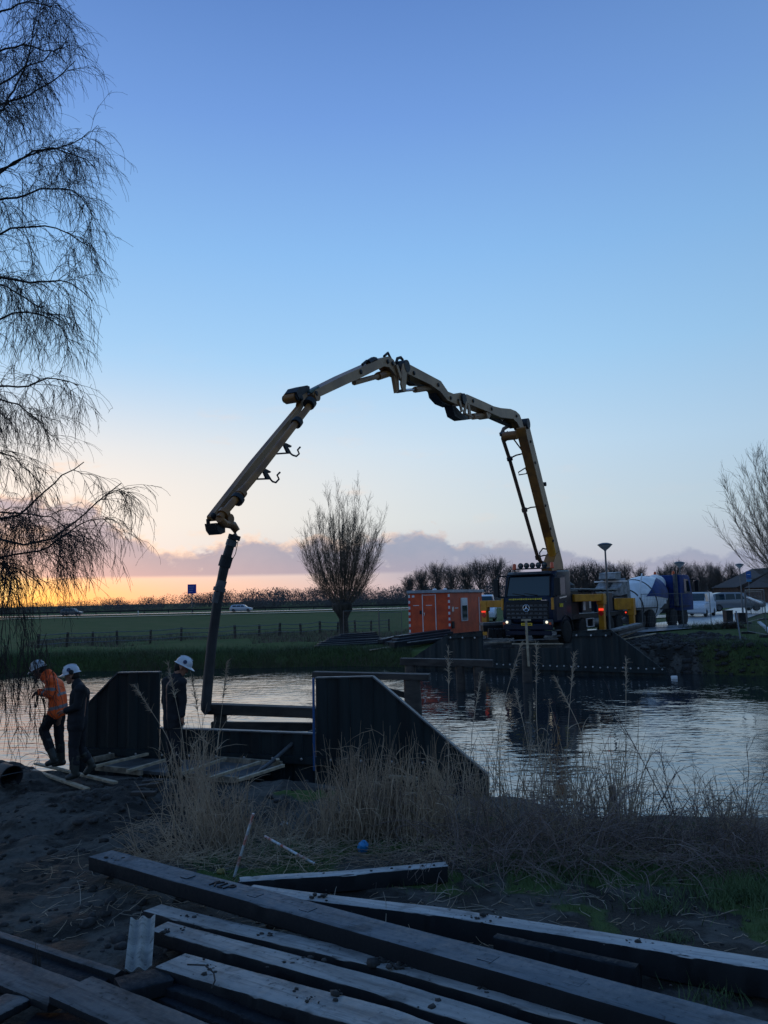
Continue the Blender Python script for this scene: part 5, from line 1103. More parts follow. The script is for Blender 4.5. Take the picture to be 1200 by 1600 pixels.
# ================================================================== FOREGROUND: BEAMS, BOARDS, LITTER, REEDS
def gz(x, y): return float(ground_z(x, y))
def on_ground(px, py, up=0.0):
    z = .6
    for _ in range(12): p = atz(px, py, z+up); z = gz(p[0], p[1])
    return np.array([p[0], p[1], z+up])
def pbeam_mat(name, col, col2, rough=.5, shade_sides=True, sp=.35):
    m = bpy.data.materials.new(name); m.use_nodes = True; t = m.node_tree; b = t.nodes['Principled BSDF']; tcn = t.nodes.new('ShaderNodeTexCoord'); v = NX(t, tcn.outputs['Object'])
    a = noise(t, mapping(t, v, sc=(.5, 3, 3)), 2.2, 6, .65); d = noise(t, v, 22, 5, .7); e = noise(t, v, 3.0, 3, .5)
    c = mixc(smooth(a, .35, .65), col, col2); f_ = noise(t, mapping(t, v, sc=(.25, 6, 6)), 5.0, 4, .7); c = mixc(smooth(f_, .48, .70)*.55, c, tuple(x*.45 for x in col)); c = mixc(smooth(d, .58, .70)*.8, c, (.030, .026, .022)); c = mixc(smooth(e, .60, .70)*.55, c, tuple(x*.35 for x in col))
    if shade_sides:
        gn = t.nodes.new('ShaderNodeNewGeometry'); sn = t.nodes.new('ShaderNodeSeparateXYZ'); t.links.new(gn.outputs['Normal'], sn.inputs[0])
        c = mixc(smooth(NX(t, sn.outputs[2])+(d-.5)*.2, .45, .8), (.016, .018, .021), c)       # shade painted in: sides near-black, dusty pale colour kept on upper faces
    t.links.new(c.s, b.inputs['Base Color']); t.links.new(smooth(d, .3, .7, rough-.12, rough+.2).s, b.inputs['Roughness'])
    b.inputs['Specular IOR Level'].default_value = sp
    bn = t.nodes.new('ShaderNodeBump'); bn.inputs['Distance'].default_value = .003; t.links.new((d+a*.5).s, bn.inputs['Height']); t.links.new(bn.outputs[0], b.inputs['Normal'])
    return m
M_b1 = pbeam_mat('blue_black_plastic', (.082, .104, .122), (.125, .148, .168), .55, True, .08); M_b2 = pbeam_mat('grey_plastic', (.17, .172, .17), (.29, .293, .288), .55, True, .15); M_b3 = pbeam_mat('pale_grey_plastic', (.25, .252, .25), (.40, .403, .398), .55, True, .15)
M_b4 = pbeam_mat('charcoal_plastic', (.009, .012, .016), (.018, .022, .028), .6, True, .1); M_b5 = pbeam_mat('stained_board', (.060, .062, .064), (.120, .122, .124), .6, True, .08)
def beam3(pts, w, h, m, label, name='plastic_beam', group='recycled plastic beams lying in the mud', cat='beam', nz=None, rnd=.012, segs=18, seed=0):
    segs = int(segs*3.2); rn_ = np.random.default_rng(seed+500); wl = np.interp(np.arange(segs), np.linspace(0, segs, 14), rn_.normal(0, .002, 14)); wz = np.interp(np.arange(segs), np.linspace(0, segs, 6), rn_.normal(0, .003, 6))*(cat != 'board'); nick = (rn_.random((segs, 10)) < .07)*rn_.uniform(.002, .007, (segs, 10))*(cat != 'board')
    """pts: list of (px, py, z of the top face)"""
    q = [atz(px, py, z) for px, py, z in pts]; c = sum(q)/len(q); q = smooth_path(q, segs) if len(q) > 2 else np.linspace(q[0], q[-1], segs)
    d0 = q[-1]-q[0]; rz = math.atan2(d0[1], d0[0]); Mi = Matrix.Rotation(-rz, 3, 'Z'); rr = random.Random(seed)
    loc = np.array([tuple(Mi @ Vector(p-c)) for p in q]); prof = [(-w/2+rnd, 0), (w/2-rnd, 0), (w/2-rnd*.3, -rnd*.3), (w/2, -rnd), (w/2, -h+rnd), (w/2-rnd, -h), (-w/2+rnd, -h), (-w/2, -h+rnd), (-w/2, -rnd), (-w/2+rnd*.3, -rnd*.3)]
    V = []; n = len(prof)
    for k, p in enumerate(loc):
        for j, (y, z) in enumerate(prof): V.append((p[0]+rr.uniform(-.002, .002)+(rr.uniform(-.012, .012) if k in (0, segs-1) else 0), p[1]+y*(1-nick[k, j]/w*2)+wl[k]+rr.uniform(-.0012, .0012), p[2]+z+wz[k]-(nick[k, j] if z > -rnd*1.5 else 0)))
    F = [tuple(range(n)), tuple(range((segs-1)*n, segs*n))[::-1]]+[(k*n+i, k*n+(i+1) % n, (k+1)*n+(i+1) % n, (k+1)*n+i) for k in range(segs-1) for i in range(n)]
    o = MB().add(V, F).build(name, m, None, smooth=True); o.location = c; o.rotation_euler = (0, 0, rz)
    return tagp(o, label, cat, group)
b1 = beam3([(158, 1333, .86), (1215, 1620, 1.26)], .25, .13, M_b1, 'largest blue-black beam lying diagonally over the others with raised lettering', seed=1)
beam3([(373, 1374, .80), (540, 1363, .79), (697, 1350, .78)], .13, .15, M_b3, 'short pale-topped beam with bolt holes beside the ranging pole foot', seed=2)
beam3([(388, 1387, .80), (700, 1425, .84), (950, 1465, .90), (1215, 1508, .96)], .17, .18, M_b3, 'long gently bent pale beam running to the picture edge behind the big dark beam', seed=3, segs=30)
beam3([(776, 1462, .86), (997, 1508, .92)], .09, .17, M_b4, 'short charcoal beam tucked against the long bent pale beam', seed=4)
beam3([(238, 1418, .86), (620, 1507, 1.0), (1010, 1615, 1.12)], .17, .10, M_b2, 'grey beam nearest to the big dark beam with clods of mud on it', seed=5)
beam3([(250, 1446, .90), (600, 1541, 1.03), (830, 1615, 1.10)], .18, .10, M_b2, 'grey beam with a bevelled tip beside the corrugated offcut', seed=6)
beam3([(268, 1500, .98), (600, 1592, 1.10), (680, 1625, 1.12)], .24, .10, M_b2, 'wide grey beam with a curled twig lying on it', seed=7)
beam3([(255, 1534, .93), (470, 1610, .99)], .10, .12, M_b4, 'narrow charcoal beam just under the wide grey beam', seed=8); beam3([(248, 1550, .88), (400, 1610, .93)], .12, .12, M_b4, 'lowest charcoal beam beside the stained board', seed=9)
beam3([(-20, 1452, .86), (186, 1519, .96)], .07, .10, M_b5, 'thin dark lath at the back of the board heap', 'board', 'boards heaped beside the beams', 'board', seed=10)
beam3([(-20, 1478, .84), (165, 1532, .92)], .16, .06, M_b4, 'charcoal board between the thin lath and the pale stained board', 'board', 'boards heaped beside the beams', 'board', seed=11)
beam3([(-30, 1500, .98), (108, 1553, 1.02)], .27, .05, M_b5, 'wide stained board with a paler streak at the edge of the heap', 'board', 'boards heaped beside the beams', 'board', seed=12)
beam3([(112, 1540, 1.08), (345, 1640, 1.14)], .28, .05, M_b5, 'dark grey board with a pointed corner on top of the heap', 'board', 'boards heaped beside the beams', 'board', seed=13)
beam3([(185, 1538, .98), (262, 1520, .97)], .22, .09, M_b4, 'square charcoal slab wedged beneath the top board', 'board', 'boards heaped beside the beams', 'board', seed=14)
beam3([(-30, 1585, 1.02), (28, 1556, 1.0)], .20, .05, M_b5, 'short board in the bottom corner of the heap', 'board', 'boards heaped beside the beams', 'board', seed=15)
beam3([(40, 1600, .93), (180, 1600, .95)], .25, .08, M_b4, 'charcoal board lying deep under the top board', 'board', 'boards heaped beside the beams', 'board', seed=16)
# screws and holes on the pale beam, raised letters on the big one
def surf_pt(px, py, z): return Vector(atz(px, py, z))
for k, (x, y) in enumerate(((480, 1366), (506, 1365), (580, 1361), (612, 1357), (640, 1355), (660, 1353), (678, 1352))):
    p = surf_pt(x, y, .787); o = MB().lathe([(.014, 0), (.012, .006), (.001, .007)], 8, cap=False).build('bolt_head', M_b4, None); par = bpy.data.objects['plastic_beam.001']
    o.parent = par; o.location = Matrix.Rotation(-par.rotation_euler.z, 3, 'Z') @ (p-par.location)
bpy.context.view_layer.update()
def textmesh(body, size, ext=.006):
    cu = bpy.data.curves.new('t', 'FONT'); cu.body = body; cu.size = size; cu.extrude = ext; cu.align_x = 'CENTER'; cu.align_y = 'CENTER'; cu.space_character = 1.1
    o = bpy.data.objects.new('t', cu); COL.objects.link(o); dg = bpy.context.evaluated_depsgraph_get(); me = bpy.data.meshes.new_from_object(o.evaluated_get(dg)); bpy.data.objects.remove(o); return me
me = textmesh('KLP', .15); me.materials.clear(); me.materials.append(M_b4); me.name = 'raised_lettering'
tl = link('raised_lettering', me, b1); ls = 1.0
pt_ = surf_pt(362, 1389, .86+(1.26-.86)*.2); lp = Matrix.Rotation(-b1.rotation_euler.z, 3, 'Z') @ (pt_-b1.location)
v0 = np.array([v.co for v in b1.data.vertices]); slope = (v0[-1][2]-v0[0][2])/(v0[-1][0]-v0[0][0]); tl.location = (lp.x, 0.0, slope*lp.x+.003); tl.rotation_euler = (0, -math.atan(slope), 0)
for k, (x, y) in enumerate(((415, 1405), (300, 1376), (490, 1433), (780, 1504), (910, 1540))):
    f = .86+.4*(x-158)/1057; p = surf_pt(x, y, f); lp = Matrix.Rotation(-b1.rotation_euler.z, 3, 'Z') @ (p-b1.location)
    o = MB().box((0, 0, 0), (.10, .09, .006)).build('moulded_mark', M_b1, b1, bevel=.002); o.location = (lp.x, 0, slope*lp.x+.002); o.rotation_euler = (0, -math.atan(slope), 0)
# corrugated offcut standing against the beams
cg = MB(); n = 17; prof = [(-.085+.17*i/(n-1), .016*math.cos(i/(n-1)*4*math.pi)) for i in range(n)]; prof2 = [(a, b_-.012) for a, b_ in prof][::-1]
cg.prism(prof+prof2, -.24, .24, axis='y'); o = cg.build('corrugated_offcut', pbeam_mat('fibre_cement', (.20, .20, .19), (.30, .30, .28), .7, False), None, smooth=True)
q = atz(220, 1472, .96); o.location = q; o.rotation_euler = (R(18), 0, R(14)); tagp(o, 'corrugated grey offcut leaning at the ends of the grey beams', 'offcut')
# stakes of rusty wood in the heap
for k, (x, y, h) in enumerate(((58, 1508, .16), (157, 1592, .10), (165, 1596, .08))):
    q = on_ground(x, y, .22); mb = MB()
    for j in range(5): mb.tube([(.012*j-.03, .006*(j % 2), -.02), (.012*j-.03+.004, 0, h*(.5+.12*((j*7) % 4)))], [.007, .001], 5)
    o = mb.build('splintered_stub', M_bark, None); o.location = q+np.array([0, 0, .0]); tagp(o, ['tall splintered stub rising between the boards', 'dark splinter tuft on the top board', 'smaller splinter tuft beside the first'][k], 'stub')
# ranging poles
def ranging(pA, pB, label, zA, zB):
    a = Vector(atz(*pA, zA)); b_ = Vector(aty(*pB, zB)); d = b_-a; root = empty('ranging_pole', a, 0, label, 'ranging pole', 'red and white ranging poles'); n = 6
    for k in range(n):
        MB().tube([d*(k/n), d*((k+1)/n)], .0135, 10).build('pole_segment', M_rred if k % 2 else M_rwht, root, smooth=True)
    MB().tube([-d.normalized()*.03, Vector((0, 0, 0))], [.002, .012], 8).build('tip', M_dkst, root)
M_rred = mat('worn_red_paint', (.32, .07, .04), .5, nscale=25, col2=(.5, .42, .40)); M_rwht = mat('worn_white_paint', (.42, .46, .48), .45, nscale=25, var=.35)
a = on_ground(366, 1370, .04); ranging((366, 1370), (396, 1271), 'red and white ranging pole stuck upright and leaning by the pale beam', a[2], a[1]-.02)
a = on_ground(492, 1350, .05); b_ = on_ground(414, 1307, .20); ranging((492, 1350), (414, 1307), 'red and white ranging pole lying flat in the green weeds', a[2], b_[1])
q = on_ground(566, 1327, .05); mb = MB().lathe([(.055, 0), (.06, .03), (.05, .08), (.03, .10), (.001, .105)], 14, cap=False); wobble(mb, .006, 4).build('plastic_cap', mat('bright_blue_plastic', (.01, .18, .42), .4, var=.2), None, smooth=True); o = bpy.data.objects['plastic_cap']; o.location = q; o.rotation_euler = (.5, .3, 0); tagp(o, 'crumpled bright blue plastic cap among the dry reeds', 'cap')
for k, (x, y, s) in enumerate(((444, 1288, .045), (497, 1302, .025), (345, 1362, .04))):
    q = on_ground(x, y, .02); o = wobble(MB().lathe([(.001, -s*.6), (s, -s*.3), (s*1.1, .1*s), (s*.7, s*.6), (.001, s*.7)], 9, cap=False), s*.18, k).build('stone' if k < 2 else 'paint_pot', M_rwht if k < 2 else mat('dull_yellow', (.22, .17, .04), .5), None, smooth=True); o.location = q
    tagp(o, ['larger white stone half hidden in the reeds', 'small white stone near the lying pole', 'little dull yellow pot at the foot of the upright ranging pole'][k], ['stone', 'stone', 'pot'][k])
q = on_ground(968, 1290, 0); o = MB().tube([(0, 0, -.1), (.01, 0, .38)], [.045, .04], 9).build('wooden_stake', M_oldw, None, smooth=True); o.location = q+np.array([0, .25, 0]); tagp(o, 'short weathered wooden stake among the brambles by the water', 'stake')

# formwork on the mud behind the low wall
def lath(p, q, z0, z1, w, h, m, label, name='batten', cat='batten', group=None, parent=None):
    a = Vector(atz(*p, z0)); b_ = Vector(atz(*q, z1)); c = (a+b_)/2; mb = MB().beam(a-c, b_-c, w, h)
    o = mb.build(name, m, parent, bevel=.004); o.location = c if not parent else c-Vector(parent.location); return o if parent else tagp(o, label, cat, group)
fmz = .56; fo_ = atz(290, 1200, fmz); fw = empty('formwork_frame', (fo_[0], fo_[1], .5), 0, 'low timber formwork with cross battens laid out on the mud behind the wall', 'formwork')
for p, q, w in (((147, 1187), (202, 1175), .07), ((202, 1175), (440, 1194), .07), ((150, 1199), (222, 1207), .05), ((280, 1211), (372, 1219), .05)): lath(p, q, fmz, fmz, w, .09, M_muddyw, '', 'edge_board', parent=fw)
for p, q in (((147, 1198), (231, 1178)), ((199, 1205), (260, 1187)), ((280, 1210), (353, 1185)), ((325, 1217), (406, 1191)), ((372, 1219), (443, 1196))): lath(p, q, fmz+.055, fmz+.055, .055, .045, M_neww, '', 'cross_batten', parent=fw)
sl = [atz(*p, fmz-.03) for p in ((150, 1197), (202, 1177), (440, 1195), (372, 1218))]; lo = np.array(fw.location)
MB().add([tuple(p-lo) for p in sl]+[tuple(p-lo-(0, 0, .05)) for p in sl], [(0, 1, 2, 3), (7, 6, 5, 4), (0, 4, 5, 1), (1, 5, 6, 2), (2, 6, 7, 3), (3, 7, 4, 0)]).build('base_sheet', mat('wet_concrete_blinding', (.085, .088, .09), .5, nscale=3, var=.5, bump=.01, bscale=9), fw)
lath((431, 1200), (434, 1186), .50, .66, .06, .05, M_neww, 'pale stub of wood standing at the corner of the formwork', 'corner_stub', 'stub')
lath((38, 1199), (137, 1233), .53, .56, .075, .035, M_neww, 'longer pale batten on the mud at the feet of the workers'); lath((56, 1193), (181, 1223), .53, .56, .075, .035, M_neww, 'pale batten lying behind it under the boot of the dark-clad worker')
for k, (p, q) in enumerate((((222, 1223), (256, 1220)), ((214, 1230), (248, 1226)), ((206, 1240), (243, 1240)))): lath(p, q, .56, .56, .10, .06, M_oldw, ['upper', 'middle', 'lowest'][k]+' short dark board end sticking out of the mud beside the reeds', 'board_end', 'board')
lath((604, 1213), (652, 1217), .45, .45, .08, .05, M_neww, 'pale board at the foot of the sloping wing behind the reeds', 'board', 'board')
# rubber pipe curving down off the low wall
q = [atz(494, 1141, 1.0), atz(480, 1146, .95), atz(462, 1157, .86), atz(445, 1172, .74), atz(425, 1190, .63), atz(402, 1207, .55), atz(385, 1216, .54), atz(368, 1219, .54)]
c0 = np.mean(q, 0); o = MB().tube(smooth_path([p-c0 for p in q], 24), .034, 10).build('drain_hose', mat('grey_hose', (.07, .075, .08), .5, var=.3), None, smooth=True); o.location = c0; tagp(o, 'grey ribbed hose curving down from the low wall over the formwork', 'hose')
# bucket on its side by the spoil heap
bk = empty('bucket', (0, 0, 0), 0, 'black rubber bucket tipped on its side at the foot of the spoil heap', 'bucket'); q = on_ground(14, 1238, .0)
bk.location = (q[0]-.05, q[1], q[2]+.13); bk.scale = (.82, .82, .82); bk.rotation_euler = (R(100), R(0), R(52))
MB().lathe([(.001, -.18), (.155, -.18), (.16, -.17), (.20, .19), (.215, .20), (.215, .215), (.195, .215), (.188, .19), (.148, -.16), (.001, -.16)], 26, cap=False).build('bucket_shell', M_dkst, bk, smooth=True)
MB().tube([(.2*math.cos(a), .2*math.sin(a)*.25+.05, .2+.10*math.sin(a)) for a in np.linspace(0, math.pi, 12)], .006, 5).build('handle', M_steel, bk)

# ---- mud clods, twigs and stems on the ground
def ico(n, c, s, rg):
    t = (1+5**.5)/2; B = np.array([(-1, t, 0), (1, t, 0), (-1, -t, 0), (1, -t, 0), (0, -1, t), (0, 1, t), (0, -1, -t), (0, 1, -t), (t, 0, -1), (t, 0, 1), (-t, 0, -1), (-t, 0, 1)])/1.9
    Fb = np.array([(0, 11, 5), (0, 5, 1), (0, 1, 7), (0, 7, 10), (0, 10, 11), (1, 5, 9), (5, 11, 4), (11, 10, 2), (10, 7, 6), (7, 1, 8), (3, 9, 4), (3, 4, 2), (3, 2, 6), (3, 6, 8), (3, 8, 9), (4, 9, 5), (2, 4, 11), (6, 2, 10), (8, 6, 7), (9, 8, 1)])
    V = B[None]*(1+rg.normal(0, .18, (n, 12, 1)))*s[:, None, :]+c[:, None, :]; return V.reshape(-1, 3), (Fb[None]+12*np.arange(n)[:, None, None]).reshape(-1, 3)
rg = np.random.default_rng(77)
n = 2300; x = rg.uniform(-7.5, -.6, n); y = rg.uniform(4.2, 13.2, n); dens = fbm(x, y, .8, 3, 91)+.25*(x < -2.5); k_ = dens > rg.uniform(-.35, .5, n); x = x[k_]; y = y[k_]; n = len(x)
s0 = rg.gamma(1.6, .012, n)+.006; s = np.stack([s0*rg.uniform(.8, 1.5, n), s0*rg.uniform(.8, 1.5, n), s0*rg.uniform(.5, .9, n)], 1); V, F = ico(n, np.stack([x, y, ground_z(x, y)+s0*.1], 1), s, rg)
M_clod = mat('mud_clod', (.030, .028, .027), .85, nscale=20, var=.5); tagp(link('mud_clods', npmesh('mud_clods', V, F, M_clod, True)), kind='stuff')
n = 1500; x = rg.uniform(9.0, 15.5, n); y = far_edge(x)+rg.uniform(.3, 8.5, n); s0 = rg.gamma(1.6, .030, n)+.02; s = np.stack([s0*1.4, s0*1.2, s0*.8], 1); V, F = ico(n, np.stack([x, y, ground_z(x, y)+s0*.05], 1), s, rg); tagp(link('far_bank_clods', npmesh('far_bank_clods', V, F, M_clod, True)), kind='stuff')
n = 900; x = rg.uniform(-1.5, 5.5, n); y = rg.uniform(4.2, 9.5, n); s0 = rg.gamma(1.4, .006, n)+.004; s = np.stack([s0*1.2, s0, s0*.6], 1); V, F = ico(n, np.stack([x, y, ground_z(x, y)+s0*.1], 1), s, rg); tagp(link('pebbles', npmesh('pebbles', V, F, M_clod, True)), kind='stuff')
def clods_on(par, pts, n, sp, name='caked_mud'):
    c = []
    for (px, py, z, m_) in pts:
        p = np.array(atz(px, py, z)); c.append(p+rg.normal(0, 1, (m_, 3))*np.array([sp, sp*.6, .002]))
    c = np.concatenate(c)-np.array(par.location); s0 = rg.gamma(1.2, .0048, len(c))+.003; cc = np.cos(-par.rotation_euler.z); ss = np.sin(-par.rotation_euler.z)
    c = np.stack([c[:, 0]*cc-c[:, 1]*ss, c[:, 0]*ss+c[:, 1]*cc, c[:, 2]+.004], 1); s = np.stack([s0*1.4, s0*1.2, s0*.7], 1); V, F = ico(len(c), c, s, rg)
    o = link(name, npmesh(name, V, F, M_clod, True), par); o['kind'] = 'stuff'
PB = [bpy.data.objects['plastic_beam'+('' if i == 0 else '.%03d' % i)] for i in range(9)]
clods_on(PB[4], [(598, 1501, .995, 45), (630, 1510, 1.01, 25), (420, 1461, .93, 14), (300, 1432, .88, 10), (760, 1546, 1.05, 10)], 0, .045)
clods_on(PB[0], [(190, 1342, .875, 16), (330, 1381, .93, 14), (520, 1433, 1.0, 10), (700, 1482, 1.06, 12), (860, 1526, 1.12, 12), (1010, 1565, 1.18, 10)], 0, .09)
clods_on(PB[5], [(280, 1452, .91, 14), (470, 1505, .98, 18), (690, 1570, 1.05, 10)], 0, .08); clods_on(PB[6], [(330, 1515, 1.0, 12), (500, 1562, 1.07, 14)], 0, .1)
clods_on(PB[2], [(500, 1400, .82, 10), (760, 1434, .86, 16), (1000, 1472, .91, 14)], 0, .09)
M_reed = mat('dry_reed', (.44, .33, .225), .8, nscale=1.2, col2=(.25, .185, .13)); M_reed2 = mat('dead_stem_brown', (.21, .16, .14), .9, nscale=1.5, col2=(.12, .09, .08)); M_pale = mat('bleached_stem', (.30, .26, .21), .8, nscale=1.5, var=.4)
M_green = mat('near_grass_green', (.075, .12, .035), .7, nscale=2, col2=(.05, .085, .028)); M_fgreen = mat('bank_grass_green', (.052, .088, .030), .8, nscale=.4, col2=(.075, .085, .040)); M_red = mat('reddish_dry_growth', (.15, .11, .09), .9, nscale=.8, col2=(.085, .068, .055))
def blades(n, x, y, L_, w_, lean, rg, k=4, z=None, up=1.0):
    """flat curved blades as ribbons"""
    n = len(x); a = rg.uniform(0, 2*math.pi, n); z = ground_z(x, y)-.01 if z is None else z
    d = np.stack([np.cos(a)*lean, np.sin(a)*lean, up*np.ones(n)], 1); P_ = grow(np.stack([x, y, z], 1), d, L_, k, .9*0+1.0*lean, .12, rg)
    sidev = np.stack([-np.sin(a), np.cos(a), 0*a], 1); wv_ = np.linspace(1, .08, k)[None, :, None]*w_[:, None, None]
    V = np.stack([P_-sidev[:, None]*wv_/2, P_+sidev[:, None]*wv_/2], 2); I = np.arange(n*k*2).reshape(n, k, 2)
    F = np.stack([I[:, :-1, 0], I[:, :-1, 1], I[:, 1:, 1], I[:, 1:, 0]], -1).reshape(-1, 4); return V.reshape(-1, 3), F
def pxy(px, py, z=.6): p = np.array([atz(a, b_, z) for a, b_ in zip(px, py)]); return p[:, 0], p[:, 1]
# reeds: dense stands, bent stalks
def stand(n, x0, x1, y0, y1, hmin, hmax, lean, rg, dirbias=(0, 0), th=(.0045, .0085), wig=.05, k=7, dr=.35):
    px = rg.uniform(x0, x1, n); py = rg.uniform(y0, y1, n); x, y = pxy(px, py, .55); cl = fbm(x, y, 1.6, 2, 17)+.35; keep = rg.uniform(0, .6, n) < cl; x = x[keep]; y = y[keep]; n = len(x)
    z = ground_z(x, y)-.02; z = np.maximum(z, -.1); d = rg.normal(0, lean, (n, 3)); d[:, 2] = 1; d[:, 0] += dirbias[0]; d[:, 1] += dirbias[1]
    P_ = grow(np.stack([x, y, z], 1), d, rg.uniform(hmin, hmax, n)*rg.uniform(.6, 1, n), k, dr, wig, rg); return P_, tubes(P_, taper(n, k, rg.uniform(th[0], th[1], n), .0016), 3)
rs = []; leafs = []
for a in ((560, 250, 395, 1290, 1338, .5, 1.25, .30, (-.12, 0)), (240, 215, 330, 1320, 1345, .4, .8, .4, (-.6, 0)), (160, 262, 330, 1240, 1300, .7, 1.5, .14, (0, 0)), (900, 500, 770, 1268, 1318, .5, 1.2, .20, (.0, 0)), (420, 540, 700, 1275, 1310, .7, 1.35, .12, (0, 0)),
          (620, 760, 1210, 1290, 1345, .35, .9, .24, (0, 0)), (260, 780, 1000, 1260, 1310, .8, 1.5, .16, (0, 0)), (230, 395, 520, 1270, 1320, .25, .6, .5, (0, 0))):
    P_, tb_ = stand(int(a[0]*.85), a[1], a[2], a[3], a[4], a[5], a[6], a[7], rg, a[8]); rs.append(tb_)
    st, tn, tt = sample(P_, 1, rg, .15, .95); dd = tn*.8+rg.normal(0, .45, tn.shape); B = grow(st, dd, rg.uniform(.12, .40, len(st)), 4, 1.2, .12, rg); leafs.append(tubes(B, taper(len(B), 4, .0042, .0012), 3))
V, F = merge(rs); tagp(link('dry_reeds', npmesh('dry_reeds', V, F, M_reed)), kind='stuff'); V, F = merge(leafs); tagp(link('reed_leaves', npmesh('reed_leaves', V, F, M_reed)), kind='stuff')
# bramble: arching dark stems with side twigs
px = rg.uniform(690, 1230, 300); py = rg.uniform(1305, 1378, 300); x, y = pxy(px, py, .6); z = ground_z(x, y); d = rg.normal(0, .55, (300, 3)); d[:, 2] = rg.uniform(.5, 1.1, 300)
B1 = grow(np.stack([x, y, z], 1), d, rg.uniform(.4, 1.2, 300), 10, 1.3, .10, rg); ps = [tubes(B1, taper(300, 10, .0065, .0025), 3)]
st, tn, tt = sample(B1, 6, rg, .15, 1.0); B2 = grow(st, tn+rg.normal(0, .6, tn.shape), rg.uniform(.1, .45, len(st)), 5, .5, .18, rg); ps.append(tubes(B2, taper(len(B2), 5, .0028, .0014), 3))
st, tn, tt = sample(B2, 2, rg, .2, 1.0); B3 = grow(st, tn+rg.normal(0, .7, tn.shape), rg.uniform(.04, .14, len(st)), 3, .2, .18, rg); ps.append(tubes(B3, taper(len(B3), 3, .0020, .0012), 3))
V, F = merge(ps); tagp(link('brambles', npmesh('brambles', V, F, M_reed2)), kind='stuff')
# one long dead branch and a few bare saplings standing out against the water
for k, pts in enumerate(([(885, 1358, .75), (980, 1315, .95), (1060, 1270, 1.15)], [(1105, 1378, .7), (1040, 1260, 1.25), (1000, 1180, 1.7), (960, 1110, 2.05)], [(1070, 1330, .7), (1045, 1240, 1.2), (1030, 1170, 1.6)])):
    yq = 9.3; q = [np.array(aty(px_, py_, yq-.1*i)) for i, (px_, py_, _) in enumerate(pts)]; s_ = smooth_path(q, 16)
    c = s_[0].copy(); st = s_[None]-c; ps = [tubes(st, np.linspace(.009, .003, 16)[None], 5)]; a, tn, tt = sample(st, 22, rg, .25, 1.0); B = grow(a, tn+rg.normal(0, .5, tn.shape), rg.uniform(.1, .5, 22), 6, .1, .12, rg); ps.append(tubes(B, taper(22, 6, .003, .0014), 3))
    V, F = merge(ps); o = link('bare_sapling' if k else 'fallen_branch', npmesh('stem', V, F, M_reed2)); o.location = c; tagp(o, ['long fallen branch slanting over the brambles', 'tallest bare sapling arching against the bright water', 'shorter bare sapling beside the arching one'][k], ['branch', 'sapling', 'sapling'][k])
# lying dead stems
n = 3230; px = np.r_[rg.uniform(200, 1210, 2900), rg.uniform(60, 520, 200), rg.uniform(450, 1200, 130)]; py = np.r_[rg.uniform(1275, 1350, 2900), rg.uniform(1330, 1470, 200), rg.uniform(1370, 1500, 130)]; x, y = pxy(px, py, .65)
a = rg.uniform(0, 2*math.pi, n); z = ground_z(x, y)+rg.uniform(.0, .10, n)*(py < 1375); d = np.stack([np.cos(a), np.sin(a)*.8, rg.normal(0, .16, n)], 1); P_ = grow(np.stack([x, y, z+.008], 1), d, rg.uniform(.05, .22, n)*np.where(py < 1375, 1.8, 1), 5, .05, .16, rg)
P_[:, :, 2] = np.maximum(P_[:, :, 2], ground_z(P_[:, :, 0], P_[:, :, 1])+.004); V, F = tubes(P_, taper(n, 5, .0034, .0016), 3); tagp(link('fallen_stems', npmesh('fallen_stems', V, F, M_reed)), kind='stuff')
n = 260; px = rg.uniform(90, 1100, n); py = rg.uniform(1300, 1480, n); x, y = pxy(px, py, .65); a = rg.uniform(0, 2*math.pi, n); d = np.stack([np.cos(a), np.sin(a), rg.normal(.1, .15, n)], 1); P_ = grow(np.stack([x, y, ground_z(x, y)+.01], 1), d, rg.uniform(.08, .35, n), 5, .1, .2, rg); P_[:, :, 2] = np.maximum(P_[:, :, 2], ground_z(P_[:, :, 0], P_[:, :, 1])+.004)
V, F = tubes(P_, taper(n, 5, .0035, .002), 4); tagp(link('bleached_stems', npmesh('bleached_stems', V, F, M_pale)), kind='stuff')
